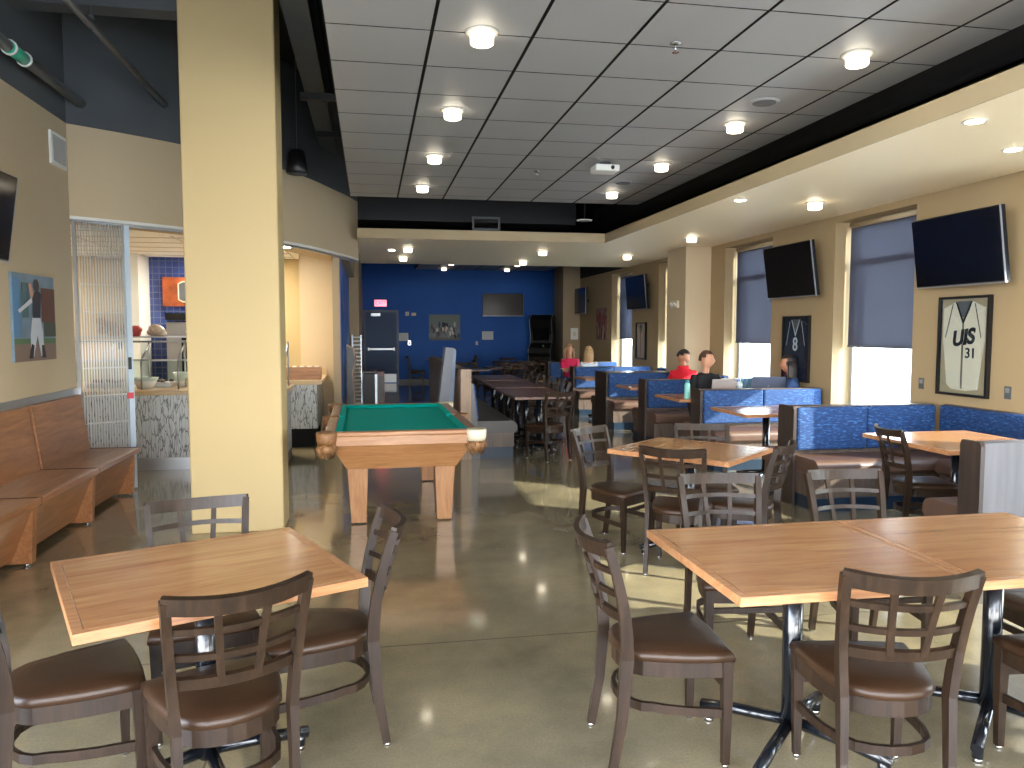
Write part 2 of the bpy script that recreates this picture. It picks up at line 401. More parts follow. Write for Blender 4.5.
# windows
for i, (a, b) in enumerate(WIN):
    r = thing('window_%d' % (i + 1), 'x', 'window', (XR, a, 0)); del r['label']; del r['category']; struct(r)
    W_ = b - a
    f = MB(); X0, X1 = 0.24, 0.30
    f.b2(X0, X1, 0, 0.05, 0.12, 2.86); f.b2(X0, X1, W_ - 0.05, W_, 0.12, 2.86); f.b2(X0, X1, 0.05, W_ - 0.05, 0.12, 0.18); f.b2(X0, X1, 0.05, W_ - 0.05, 2.78, 2.86)
    f.b2(X0, X1, 0.05, W_ - 0.05, 2.36, 2.42)
    f.b2(X0, X1, W_ - 0.16, W_ - 0.13, 0.18, 2.36)
    f.build('window_frame', M['alum'], r)
    MB().b2(0.265, 0.272, 0.04, W_ - 0.04, 0.15, 2.8).build('pane', M['pane'], r)
    SZ = RAISED.get(i, SHADE_Z); s = MB(); s.b2(0.185, 0.188, 0.03, W_ - 0.03, SZ + 0.02, 2.79).build('roller_shade', M['shade'], r)
    MB().b2(0.178, 0.195, 0.03, W_ - 0.03, SZ, SZ + 0.025).build('shade_hem_bar', M['dark'], r)
    MB().cyl((0.19, 0.03, 2.82), (0.19, W_ - 0.03, 2.82), 0.03).build('shade_roller', M['beige'], r)
# soffit: window side and cross band
struct(MB().b2(3.56, XR, YB, 11.46, 2.93, 3.06).b2(-0.17, XR, 11.46, 15.8, 2.93, 3.06).build('ceiling_soffit', M['soffit']))
struct(MB().b2(3.55, 3.56, YB, 11.46, 2.93, 3.07).b2(-0.17, 3.56, 11.45, 11.46, 2.93, 3.07).b2(3.55, 3.7, YB, 11.45, 3.06, 3.07).b2(-0.17, 3.7, 11.46, 11.6, 3.06, 3.07).build('trim_4', mat('soffit_edge_shade', (176, 158, 124), 0.7)))  # darker colour stands in for the shade on the soffit edge
slab('ceiling_far_upper', -0.4, XR, 15.8, YF, 3.95, 4.1, M['black'])
slab('wall_soffit_back', -0.2, XR, 15.7, 15.8, 3.07, 4.8, M['black'])
slab('wall_void_back', -0.2, 3.6, 14.2, 14.3, 3.07, 4.8, M['black'])
slab('wall_void_side', 4.9, 5.0, YB, 14.2, 3.07, 4.8, M['black'])
# tiled ceiling clouds
def cloud(name, x0, x1, y0, y1, z, xs, yphase, per=0.615):
    mb = MB(); mb.b2(x0, x1, y0, y1, z + 0.012, z + 0.05, 1)
    xs = [x0] + [x for x in xs if x0 < x < x1] + [x1]
    y = yphase
    while y > y0: y -= per
    yy = []
    while y < y1: yy.append(y); y += per
    yy.append(y1 + 0)
    for i in range(len(xs) - 1):
        for j in range(len(yy) - 1):
            a, b = max(yy[j], y0), min(yy[j + 1], y1)
            if b - a > 0.02: mb.b2(xs[i] + 0.011, xs[i + 1] - 0.011, a + 0.006, b - 0.006, z, z + 0.014, 0)
    mb.bm.normal_update()
    for f in mb.bm.faces:
        if abs(f.normal.z) < 0.5: f.material_index = 1   # tile sides painted black so no light shows in the gaps
    return struct(mb.build(name, [M['tile'], M['black']]))
cloud('ceiling', -0.24, 3.72, YB, 10.45, 3.35, [0.38 + 0.6 * k for k in range(6)], 4.65)
cloud('ceiling_far', 1.35, XR, 16.6, YF - 0.2, 3.42, [1.35 + 0.6 * k for k in range(1, 7)], 17)
# curved bulkhead
ARC = [(-2.76, 7.95), (-2.34, 8.26), (-1.91, 8.62), (-1.43, 9.13), (-0.98, 9.77), (-0.70, 10.33), (-0.47, 10.97), (-0.30, 11.45), (-0.16, 11.95)]
def arcpt(t):
    t *= len(ARC) - 1; i = min(int(t), len(ARC) - 2); u = t - i
    g = lambda k: Vector(ARC[max(0, min(len(ARC) - 1, k))])
    p0, p1, p2, p3 = g(i - 1), g(i), g(i + 1), g(i + 2)
    return 0.5 * ((2 * p1) + (p2 - p0) * u + (2 * p0 - 5 * p1 + 4 * p2 - p3) * u * u + (3 * p1 - p0 - 3 * p2 + p3) * u ** 3)
AP = [arcpt(k / 40) for k in range(41)]
def arcband(name, off0, off1, z0, z1, m):
    """band following the arc; offsets are measured to the kitchen side"""
    mb = MB(); rings = []
    for k, p in enumerate(AP):
        t = (AP[min(k + 1, 40)] - AP[max(k - 1, 0)]).normalized(); nn = Vector((-t.y, t.x))
        a, b = p + nn * off0, p + nn * off1
        rings.append([mb.bm.verts.new((q.x, q.y, z)) for q, z in ((a, z0), (b, z0), (b, z1), (a, z1))])
    mb._rings(rings, 0, False, True)
    for f in mb.bm.faces: f.smooth = False
    return mb.build(name, m)
struct(arcband('wall_bulkhead', 0.0, 0.12, BZ0, BZ1, M['beige']))
struct(arcband('wall_bulkhead_upper', 0.0, 0.12, BZ1, 4.8, M['dark']))
struct(arcband('ceiling_bulkhead', 0.12, 0.55, BZ0, 2.79, M['beige']))
struct(arcband('trim_1', -0.004, 0.03, BZ0 - 0.015, BZ0 + 0.012, M['white']))
# serving room behind the bulkhead
pts = []
for k, p in enumerate(AP):
    t_ = (AP[min(k + 1, 40)] - AP[max(k - 1, 0)]).normalized(); q = p + Vector((-t_.y, t_.x)) * 0.5
    if q.x > -2.8: pts.append((q.x, q.y))
pts = [(-7.5, 8.0), (-3.0, 8.0)] + pts + [(-0.6, 14.2), (-7.5, 14.2)]
struct(MB().prism(pts, 0.08, 0, 'z', 2.76).build('ceiling_serving', mat('white_ceiling_tile', (248, 247, 245), 0.8)))
mb = MB()
for x in [-7.2 + 1.2 * k for k in range(6)]: mb.b2(x, x + 0.02, 8.1 if x < -3 else 10.2, 14.1, 2.75, 2.765)
for y in [8.6 + 0.6 * k for k in range(10)]: mb.b2(-7.4, -3.0 if y < 10 else -1.2, y, y + 0.02, 2.75, 2.765)
struct(mb.build('trim_2', mat('ceiling_grid', (205, 200, 188), 0.6)))
slab('wall_serving_left', -7.6, -7.5, 7.4, 14.2, 0, 2.76, M['beige'])
slab('wall_serving_near', -7.5, XL - 0.2, 7.8, LW_Y, 0, 4.8, M['beige'])
slab('wall_serving_far', -7.5, -3.52, 13.2, 13.4, 0, 2.76, M['beige'])
slab('wall_serving_tile', -3.52, -1.9, 13.2, 13.4, 0, 2.76, M['bluetile'])
slab('wall_serving_right', -1.9, -1.05, 13.2, 13.4, 0, 2.76, M['pillar'])
slab('wall_serving_nib', -1.05, -0.52, 12.2, 13.4, 0, 2.76, M['beige'])
struct(MB().b2(-3.62, -3.45, 12.6, 13.2, 0, 2.76).build('pillar_serving', M['white']))
# wall between serving room and hall
slab('wall_mural', -0.52, -0.42, 11.3, 16.0, 0, BZ0 - 0.01, M['taupe'])
slab('wall_hall_left', -0.52, -0.22, 16.0, YF, 0, 4.8, M['taupe'])
slab('wall_mural_upper', -0.62, -0.3, 12.2, 16.0, BZ0, 4.8, M['taupe'])
# far right corner wall piers
slab('wall_right_far', 5.68, 5.9, 19.75, YF, 0, 4.8, M['taupe'])
slab('wall_far_jog', 4.95, XR, 19.55, 19.8, 0, 4.0, M['taupe'])
# pillars
struct(MB().b2(0.09, 0.79, 0, 0.40, 0, 4.8, 0, 0.012).build('pillar_near', M['pillar'], None, (0, 0, 0))).location = (-1.485, 6.3, 0)
slab('pillar_window', 4.97, XR, 11.68, 12.45, 0, 2.93, M['beige'])
# baseboards
slab('baseboard_left', XL, XL + 0.006, 2.5, 7.9, 0, 0.1, M['toekick'])
slab('baseboard_far', 0.85, 5.0, YF - 0.015, YF, 0, 0.1, M['blackplastic'])

# ceiling structure in the dark void
st = thing('roof_beam', 'dark steel roof beam beside the tiled ceiling edge', 'beam', (-0.52, 0, 4.0))
MB().b2(-0.1, 0.1, -4, 11, 0, 0.03).b2(-0.02, 0.02, -4, 11, 0.03, 0.4).b2(-0.1, 0.1, -4, 11, 0.4, 0.43).build('beam_web', M['dark'], st)
tag(MB().b2(-2.76, -0.9, 6.75, 6.95, 4.15, 4.5).build('roof_joist', M['dark']), 'dark boxed joist crossing above the wooden benches', 'beam')
tag(MB().b2(-2.76, -0.3, 4.2, 4.4, 4.3, 4.6).build('roof_joist', M['black']), 'black boxed joist overhead nearer than the other joist', 'beam')
duct = mat('dark_duct', (13, 13, 15), 0.6)
tag(MB().b2(-0.2, 3.4, 12.6, 13.2, 3.35, 3.8).cyl((0.5, 12.9, 3.8), (0.5, 12.9, 4.795), 0.01, n=6).cyl((2.8, 12.9, 3.8), (2.8, 12.9, 4.795), 0.01, n=6).build('air_duct', duct), 'black rectangular duct in the gap behind the tiled ceiling', 'duct')
tag(MB().cyl((4.2, 1.0, 3.6), (4.2, 13.5, 3.6), 0.22, n=20).cyl((4.2, 3, 3.8), (4.2, 3, 4.795), 0.01, n=6).cyl((4.2, 10, 3.8), (4.2, 10, 4.795), 0.01, n=6).build('air_duct', duct), 'black round duct running above the window soffit', 'duct')
for k, (y, z) in enumerate(((4.4, 3.9), (7.4, 3.7), (9.6, 3.9))):
    tag(MB().b2(-0.6, 3.5 if k else 4.1, y, y + 0.06, z, z + 0.06).cyl((0.4, y + 0.03, z + 0.06), (0.4, y + 0.03, 4.795), 0.008, n=6).cyl((2.6, y + 0.03, z + 0.06), (2.6, y + 0.03, 4.795), 0.008, n=6).build('conduit', duct), ['thin dark conduit crossing overhead nearest the big pillar', 'thin dark conduit crossing above the second row of downlights', 'thin dark conduit crossing just before the far ceiling edge'][k], 'conduit')
r = thing('return_air_grille', 'small grey framed air grille in the black ceiling gap', 'vent', (1.5, 11.42, 3.07))
MB().b2(0, 0.42, -0.02, 0, 0, 0.03).b2(0, 0.42, -0.02, 0, 0.17, 0.2).b2(0, 0.03, -0.02, 0, 0.03, 0.17).b2(0.39, 0.42, -0.02, 0, 0.03, 0.17).build('grille_frame', M['dark'], r)
g = MB()
for k in range(6): g.box((0.21, -0.005, 0.04 + k * 0.024), (0.36, 0.012, 0.003), 0, (0.5, 0, 0))
g.build('louver', M['blackplastic'], r)

# pipes on the left
def pipe(p0, p1, r, lab, sleeve=None):
    t = thing('sprinkler_pipe', lab, 'pipe')
    MB().cyl(p0, p1, r, n=14).build('pipe_run', mat('dark_pipe', (112, 116, 120), 0.4, 0.2), t)
    if sleeve:
        a = Vector(p0).lerp(Vector(p1), sleeve[0]); b = Vector(p0).lerp(Vector(p1), sleeve[1]); d = (b - a).normalized()
        o = MB().cyl(a, b, r * 1.06, n=14).cyl(a + d * 0.03, a + d * 0.05, r * 1.3, n=14, mi=1).cyl(b - d * 0.05, b - d * 0.03, r * 1.3, n=14, mi=1).build('pipe_label', [mat('green_label', (60, 170, 140), 0.4), M['white']], t); o['label'] = 'green pale-ended marker'
    m = Vector(p0).lerp(Vector(p1), 0.62)
    MB().cyl(m + Vector((0, 0, -r * 1.2)), (m.x, m.y, 4.8), 0.006, n=6).box(m + Vector((0, 0, r + 0.03)), (0.05, 0.03, 0.03)).build('hanger', M['dark'], t)
pipe((-2.50, 3.0, 3.62), (-2.66, 8.10, 3.73), 0.045, 'thick dark pipe with a green marker along the left wall', (0.67, 0.74))
pipe((-2.19, 3.5, 4.05), (-2.02, 8.50, 3.88), 0.03, 'thin dark pipe overhead running to the curved wall')
r = thing('pendant_speaker', 'black cone pendant speaker hanging beside the cream pillar', 'speaker', (-0.80, 9.3, 3.39))
MB().lathe([(0.0, 0.0), (0.11, 0.0), (0.125, 0.015), (0.118, 0.10), (0.100, 0.22), (0.085, 0.265), (0.03, 0.275), (0.0, 0.275)]).build('speaker_body', M['blackplastic'], r)
MB().lathe([(0, -0.006), (0.09, -0.006), (0.095, 0.004), (0, 0.004)]).build('speaker_grille', M['dark'], r)
MB().cyl((0, 0, 0.27), (0, 0, 1.38), 0.004, n=6).build('cable', M['steel'], r)

# ------------------------------------------------------------------ ceiling fixtures
def downlight_proto():
    t = thing('downlight', '', 'ceiling light', (0, 0, 0))
    MB().lathe([(0.0, 0.0), (0.098, 0.0), (0.098, -0.008), (0.085, -0.012), (0.0, -0.012)]).build('trim_ring', mat('pale_ring', (205, 198, 184), 0.4), t)
    MB().lathe([(0.0, -0.012), (0.074, -0.012), (0.066, -0.020), (0.070, -0.026), (0.069, -0.068), (0.062, -0.074), (0.0, -0.074)], n=24).build('lamp_glass', M['lampglass'], t)
    return t
D0 = downlight_proto()
DL = [(0.67, 4.62), (0.67, 6.25), (0.66, 7.9), (0.65, 9.55), (3.07, 4.55), (3.07, 6.22), (3.05, 7.85), (3.05, 9.55), (0.67, 2.9), (3.07, 2.9), (0.67, 1.2), (3.07, 1.2), (0.67, -1.2), (3.07, -1.2)]
names = ['nearest', 'second', 'third', 'farthest']
for i, (x, y) in enumerate(DL):
    if i < 8: lab = '%s frosted drum downlight in the tiled ceiling row on the %s side' % (names[i % 4], 'pillar' if i < 4 else 'window')
    else: lab = 'frosted drum downlight in the tiled ceiling overhead and out of the photo, spot %s' % 'abcdef'[i - 8]
    o = D0 if i == 0 else dup(D0, lab, (0, 0, 0)); o['label'] = lab; o['group'] = 'downlights in the tiled ceiling'; o.location = (x, y, 3.35)
for x, y, lab in [(4.59, 7.45, 'frosted drum downlight in the beige soffit before the big window'), (4.55, 10.5, 'frosted drum downlight in the beige soffit by the second window'),
               (4.54, 13.3, 'frosted drum downlight in the beige soffit beyond the window pillar'), (2.88, 12.8, 'frosted drum downlight in the cross soffit, nearer one toward the windows'),
               (2.92, 14.7, 'frosted drum downlight in the cross soffit, farther one toward the windows'), (0.62, 12.7, 'frosted drum downlight in the cross soffit near the curved wall'),
               (0.61, 14.3, 'frosted drum downlight in the cross soffit, farther one near the curved wall'), (4.59, 4.3, 'frosted drum downlight in the beige soffit near the camera end')]:
    dup(D0, lab, (x, y, 2.93), 0, 'downlights in the beige soffit')
for x, y, lab in [(2.18, 20.95, 'farther-room downlight left of the two nearer ones by the blue wall'), (2.16, 22.78, 'far-room downlight closest to the blue wall, on the door side'),
                  (4.0, 20.96, 'far-room downlight on the television side, nearer one'), (4.05, 22.84, 'far-room downlight right against the blue wall above the television')]:
    dup(D0, lab, (x, y, 3.42), 0, 'downlights before the blue wall')
for x, y, lab in [(3.81, 4.4, 'flush round light in the soffit edge, nearest'), (4.68, 5.02, 'flush round light in the soffit close to the large television'), (3.75, 7.45, 'flush dim round light in the soffit between two downlights'), (0.37, 13.1, 'flush oval light in the cross soffit beside the curved wall')]:
    r = thing('recessed_light', lab, 'ceiling light', (x, y, 2.93), 0, 'flush lights in the soffit')
    MB().lathe([(0.0, 0.0), (0.075, 0.0), (0.075, -0.004), (0.06, -0.006), (0, -0.006)]).build('trim_ring', M['white'], r)
    MB().lathe([(0, -0.006), (0.055, -0.006), (0.05, -0.009), (0, -0.009)]).build('lens', M['ledwhite'], r)
for x, y, z, lab in [(3.0, 5.6, 3.35, 'round flush ceiling speaker between the two nearest window-side lights'), (2.98, 8.9, 3.35, 'round flush ceiling speaker by the far window-side light'), (3.1, 11.0, 3.20, 'pale round smoke detector in the black ceiling gap')]:
    r = thing('ceiling_speaker' if z > 3.3 else 'smoke_detector', lab, 'speaker' if z > 3.3 else 'smoke detector', (x, y, z))
    MB().lathe([(0.0, 0.0), (0.115, 0.0), (0.115, -0.006), (0.1, -0.012), (0, -0.012)], n=28).build('rim', M['tile'] if z > 3.3 else M['white'], r)
    MB().lathe([(0, -0.012), (0.09, -0.012), (0.085, -0.016), (0, -0.016)], n=28).build('grille', mat('speaker_mesh', (92, 92, 92), 0.6), r)
    if z < 3.3: MB().cyl((0, 0, 0), (0, 0, 1.6), 0.01).build('drop_rod', duct, r)
for x, y, lab in [(1.86, 4.58, 'small chrome sprinkler head in the tiled ceiling, nearer'), (1.84, 8.45, 'small chrome sprinkler head in the tiled ceiling, farther')]:
    r = thing('fire_sprinkler', lab, 'sprinkler', (x, y, 3.35))
    MB().lathe([(0, 0), (0.035, 0), (0.035, -0.006), (0, -0.01)]).build('escutcheon', M['chrome'], r)
    MB().cyl((0, 0, -0.01), (0, 0, -0.05), 0.008).cyl((0, 0, -0.055), (0, 0, -0.058), 0.022).build('deflector', M['chrome'], r)
r = thing('ceiling_projector', 'flat white square device mounted under the tiled ceiling', 'projector', (2.45, 7.92, 3.35))
MB().b2(-0.13, 0.13, -0.11, 0.11, -0.10, -0.03, 0, 0.015).build('housing', M['white'], r)
MB().cyl((0, 0, 0), (0, 0, -0.03), 0.06).build('mount', M['dark'], r)
MB().cyl((0.05, -0.112, -0.065), (0.05, -0.118, -0.065), 0.02).build('lens', M['blackplastic'], r)

# ------------------------------------------------------------------ chair
def chair_proto():
    t = thing('dining_chair', '', 'chair')
    def ypost(z): # y of back posts by height
        pts = [(0, -0.239), (0.2, -0.206), (0.42, -0.19), (0.55, -0.196), (0.7, -0.225), (0.85, -0.272)]
        for (a, p), (b, q) in zip(pts[:-1], pts[1:]):
            if z <= b: return p + (q - p) * (z - a) / (b - a)
        return pts[-1][1]
    def xpost(z):
        return 0.172 if z < 0.42 else 0.172 + (z - 0.42) / 0.43 * 0.032
    zs = [0.012, 0.1, 0.2, 0.3, 0.42, 0.5, 0.58, 0.66, 0.74, 0.80, 0.845]
    for s in (-1, 1):
        m = MB().sweep([(s * xpost(z), ypost(z), z) for z in zs], [0.026] * 4 + [0.028] * 7, [0.030, 0.034, 0.038, 0.042, 0.046, 0.044, 0.04, 0.036, 0.034, 0.032, 0.030])
        m.build('back_post', M['chairwood'], t)
        MB().sweep([(s * 0.184, 0.181, 0.012), (s * 0.186, 0.182, 0.2), (s * 0.188, 0.178, 0.41)], [0.026, 0.032, 0.040], [0.026, 0.032, 0.040]).build('leg', M['chairwood'], t)
    g = MB()
    for x, y in ((-0.172, -0.239), (0.172, -0.239), (-0.184, 0.181), (0.184, 0.181)): g.cyl((x, y, 0), (x, y, 0.013), 0.012, n=10)
    g.build('glide', M['chrome'], t)
    def rail(z, h, thick, depth, name, top=False):
        x = xpost(z) - (0.008 if not top else -0.008); n = 14; pts = []
        for k in range(n + 1):
            u = -1 + 2 * k / n
            pts.append((x * u, ypost(z) - depth * (1 - u * u), z + (0.010 * u * u if top else 0)))
        m = MB().sweep(pts, h, thick, side=(0, -0.25, 1), smooth=False)
        m.build(name, M['chairwood'], t)
    rail(0.824, 0.054, 0.022, 0.062, 'crest_rail', True)
    for z in (0.745, 0.660): rail(z, 0.021, 0.014, 0.055, 'back_rail')
    rail(0.575, 0.036, 0.018, 0.046, 'lower_rail')
    for s in (-1, 1):
        pts = [(s * (0.052 + (z - 0.57) * 0.08), ypost(z) - 0.048 - (z - 0.575) * 0.03, z) for z in (0.575, 0.65, 0.73, 0.81)]
        MB().sweep(pts, 0.022, 0.013).build('back_slat', M['chairwood'], t)
    # bullet-shaped seat
    def outline(k=1.0, n=9):
        pts = [(-0.213, 0.200)]
        pts += [(-0.213 + 0.426 * i / 6, 0.200 + 0.012 * math.sin(PI * i / 6)) for i in range(1, 6)]
        pts += [(0.213, 0.200), (0.208, 0.12), (0.198, 0.03), (0.180, -0.05)]
        for i in range(n + 1):
            a = -PI * i / n
            pts.append((0.168 * math.cos(a), -0.09 + 0.115 * math.sin(a)))
        pts += [(-0.180, -0.05), (-0.198, 0.03), (-0.208, 0.12)]
        return [(x * k, 0.02 + (y - 0.02) * k) for x, y in pts]
    m = MB(); rings = []
    for k, z in ((0.97, 0.402), (1.0, 0.408), (1.005, 0.422), (0.985, 0.433), (0.93, 0.441), (0.6, 0.448), (0.2, 0.450)):
        rings.append([m.bm.verts.new((x, y, z)) for x, y in outline(k)])
    m._rings(rings, 0, True, True); m.build('seat', M['vinyl'], t)
    m = MB(); rings = []
    for k, z in ((0.95, 0.402), (0.95, 0.345), (0.87, 0.345), (0.87, 0.402)):
        rings.append([m.bm.verts.new((x, y, z)) for x, y in outline(k)])
    m._rings(rings, 0, False, False, True); m.build('seat_apron', M['chairwood'], t)
    pts = [(-0.184, 0.165, 0.205), (-0.178, 0.05, 0.215), (-0.168, -0.04, 0.225)]
    for i in range(9):
        a = PI + PI * i / 8
        pts.append((0.155 * math.cos(a), -0.085 + 0.10 * math.sin(a), 0.23))
    pts += [(0.168, -0.04, 0.225), (0.178, 0.05, 0.215), (0.184, 0.165, 0.205)]
    MB().sweep(pts, 0.032, 0.016, side=(0, 0, 1)).build('hoop_stretcher', M['chairwood'], t)
    MB().sweep([(-0.175, 0.18, 0.305), (0.175, 0.18, 0.305)], 0.026, 0.016, side=(0, 0, 1)).build('front_stretcher', M['chairwood'], t)
    return t
CH = chair_proto(); ch_used = False
def place_chair(x, y, deg, lab, grp):
    global ch_used
    if not ch_used:
        ch_used = True; o = CH; o.location = (x, y, 0); o.rotation_euler = (0, 0, math.radians(deg)); o['label'] = lab; o['group'] = grp; return o
    return dup(CH, lab, (x, y, 0), math.radians(deg), grp)
G1, G2, G3 = 'chairs round the left oak table', 'chairs round the joined oak tables', 'chairs round the middle oak table'
place_chair(-0.49, 2.56, 23, 'dark window-back chair with its back to the viewer at the left oak table', G1)
place_chair(-0.21, 3.06, 96, 'dark window-back chair pushed in side-on at the left oak table, aisle side', G1)
place_chair(-0.69, 3.29, 195, 'dark window-back chair behind the left oak table, standing before the cream pillar', G1)
place_chair(-1.02, 2.79, -66, 'dark chair cut off by the photo edge at the left oak table', G1)
place_chair(1.70, 2.34, -12, 'dark window-back chair seen from behind in front of the joined oak tables', G2)
place_chair(1.09, 2.73, -93, 'dark window-back chair side-on at the end of the joined oak tables', G2)
place_chair(1.73, 3.41, 173, 'dark chair facing the viewer behind the first joined oak table', G2)
place_chair(2.45, 3.40, 176, 'dark chair facing the viewer where the two joined oak tables meet', G2)
place_chair(2.52, 2.27, -5, 'dark chair cut off at the corner in front of the second joined table', G2)
place_chair(2.9, 2.72, 90, 'brown-seated chair mostly cut off at the end of the second joined table', G2)
place_chair(1.80, 5.43, -143, 'dark window-back chair on the aisle side of the middle oak table, full view', G3)
place_chair(2.03, 4.80, -35, 'dark chair with its back to the viewer at the middle oak table', G3)
place_chair(2.50, 5.44, 164, 'dark chair on the far side of the middle oak table', G3)
place_chair(2.48, 4.81, 47, 'dark chair with a sunlit crest on the booth side of the middle oak table', G3)
place_chair(4.17, 5.20, -101, 'dark chair standing at the aisle end of the nearest booth table', 'chairs at booth tables')

# ------------------------------------------------------------------ pedestal tables
def table(name, lab, x, y, deg, sx, sy, top='oak', grp=None, peds=((0, 0),), arm=0.33, edge=None, ang=45, cat='table', h=0.76):
    t = thing(name, lab, cat, (x, y, 0), math.radians(deg), grp)
    m = MB(); tm = M[top]; em = M['oakedge'] if top == 'oak' else M[top]
    b = 0.032
    m.b2(-sx / 2 + b, sx / 2 - b, -sy / 2 + b, sy / 2 - b, h - 0.03, h, 0)
    m.build('tabletop', tm, t)
    m = MB()
    m.b2(-sx / 2, sx / 2, -sy / 2, -sy / 2 + b - 0.001, h - 0.032, h, 0, 0.002); m.b2(-sx / 2, sx / 2, sy / 2 - b + 0.001, sy / 2, h - 0.032, h, 0, 0.002)
    m.b2(-sx / 2, -sx / 2 + b - 0.001, -sy / 2 + b, sy / 2 - b, h - 0.032, h, 0, 0.002); m.b2(sx / 2 - b + 0.001, sx / 2, -sy / 2 + b, sy / 2 - b, h - 0.032, h, 0, 0.002)
    m.build('edge_band', em, t)
    for px, py in peds:
        m = MB(); m.cyl((px, py, 0.08), (px, py, h - 0.04), 0.036, n=20); m.box((px, py, h - 0.037), (0.35, 0.06, 0.01)); m.box((px, py, h - 0.037), (0.06, 0.35, 0.0098))
        m.build('pedestal', M['blackmetal'], t)
        for k in range(4):
            a = math.radians(ang + 90 * k); ex, ey = px + arm * math.cos(a), py + arm * math.sin(a)
            f = MB().tube([(px, py, 0.105), (px + 0.6 * (ex - px), py + 0.6 * (ey - py), 0.085), (ex, ey, 0.06)], 0.022, n=12).cyl((ex - 0.03 * math.cos(a), ey - 0.03 * math.sin(a), 0.065), (ex - 0.03 * math.cos(a), ey - 0.03 * math.sin(a), 0.016), 0.02).build('foot', M['blackmetal'], t)
            MB().cyl((ex - 0.03 * math.cos(a), ey - 0.03 * math.sin(a), 0), (ex - 0.03 * math.cos(a), ey - 0.03 * math.sin(a), 0.018), 0.018, 0.013).build('glide', M['chrome'], f)
    return t
table('pedestal_table', 'oak-topped pedestal table on the left beside the cream pillar', -0.585, 2.81, 24, 0.88, 0.82, arm=0.36, ang=0)
GT = 'two joined oak tables'
table('pedestal_table', 'oak-topped pedestal table, first of the joined pair, nearer the aisle', 1.57, 2.62, 0, 0.868, 0.84, grp=GT, arm=0.36, ang=42)
table('pedestal_table', 'oak-topped pedestal table, second of the joined pair, cut off by the photo edge', 2.445, 2.62, 0, 0.868, 0.84, grp=GT, arm=0.36, ang=42)
table('pedestal_table', 'oak-topped pedestal table in the middle among four chairs', 2.23, 5.11, 41, 0.78, 0.90, arm=0.36)
for x, y, l in [(4.42, 5.15, 'oak booth table in the nearest booth, sun on its window end'), (4.1, 7.46, 'oak booth table in the second booth, behind the nearest blue bench'),
                (4.1, 9.15, 'oak booth table where two laptops stand'), (4.15, 11.0, 'oak booth table in front of the person in the red hoodie'), (4.08, 13.15, 'oak booth table farther back beyond the window pillar')]:
    table('booth_table', l, x, y, 0, 0.95 if y < 6 else 0.88, 0.95 if y < 6 else (0.82 if y < 10 else 0.7), grp='oak booth tables', arm=0.3)
table('booth_table', 'oak booth table at the windows holding a second laptop', 4.88, 9.15, 0, 0.62, 0.82, arm=0.26)
GL = 'long row of dark tables'
for y, l, dx in [(10.17, 'dark walnut table nearest in the long central row', 0), (11.82, 'dark walnut table second in the long central row', 0.03), (13.5, 'dark walnut table farthest in the long central row', 0.06)]:
    table('dining_table', l, 2.15 + dx, y, 0, 0.76, 1.5, 'darktop', GL, ((0, -0.42), (0, 0.42)), 0.26)
place_chair(2.16, 9.28, 22, 'dark chair at the near end of the long dark table row', 'chairs along the long dark tables')
GR = 'chairs along the long dark tables'
for y, l in zip((10.9, 11.55, 12.2, 12.95, 13.6), ('first', 'second', 'third', 'fourth', 'last')):
    place_chair(2.56 + random.uniform(-0.03, 0.03), y, 90 + random.uniform(-8, 8), '%s dark chair along the window side of the long dark tables' % l, GR)

# far dining area
GF = 'chairs in the far area before the blue wall'
table('dining_table', 'dark table in the far area behind the grey upright panel', 2.05, 16.6, 0, 0.9, 0.9, 'darktop')
table('dining_table', 'sunlit dark table in the far area below the wall television', 3.95, 19.3, 0, 1.5, 0.8, 'darktop', None, ((-0.4, 0), (0.4, 0)), 0.28)
table('dining_table', 'dark table against the blue wall right of the door', 2.0, 22.2, 0, 0.8, 0.8, 'darktop')
table('dining_table', 'dark table in the far area between the row and the television', 3.05, 17.2, 0, 0.9, 0.8, 'darktop')
for x, y, a, l in [(1.55, 16.3, -90, 'far dark chair on the aisle side of the table behind the grey panel'), (2.62, 16.1, 60, 'far dark chair turned sideways at the table behind the grey panel'), (2.1, 17.3, 180, 'far dark chair on the back side of the table behind the grey panel'),
                   (1.32, 22.3, -90, 'far dark chair alone between the blue door and the wall photo'), (2.75, 22.2, 90, 'far dark chair against the blue wall below the wall photo'),
                   (3.2, 18.6, -20, 'far dark chair near the sunlit table, aisle end'), (3.7, 18.55, 5, 'far dark chair before the sunlit table'), (4.3, 18.6, -8, 'far dark chair before the sunlit table, window end'),
                   (2.85, 19.2, -90, 'far dark chair at the aisle end of the sunlit table'), (3.6, 20.0, 180, 'far dark chair behind the sunlit table'), (4.4, 20.0, 175, 'far dark chair behind the sunlit table by the arcade machine'),
                   (3.05, 16.45, 0, 'far dark chair with its back to the viewer beyond the long row'), (3.75, 17.2, 90, 'far dark chair on the window side beyond the long row'), (2.95, 15.2, 100, 'dark chair standing alone past the end of the long row')]:
    place_chair(x, y, a, l, GF)

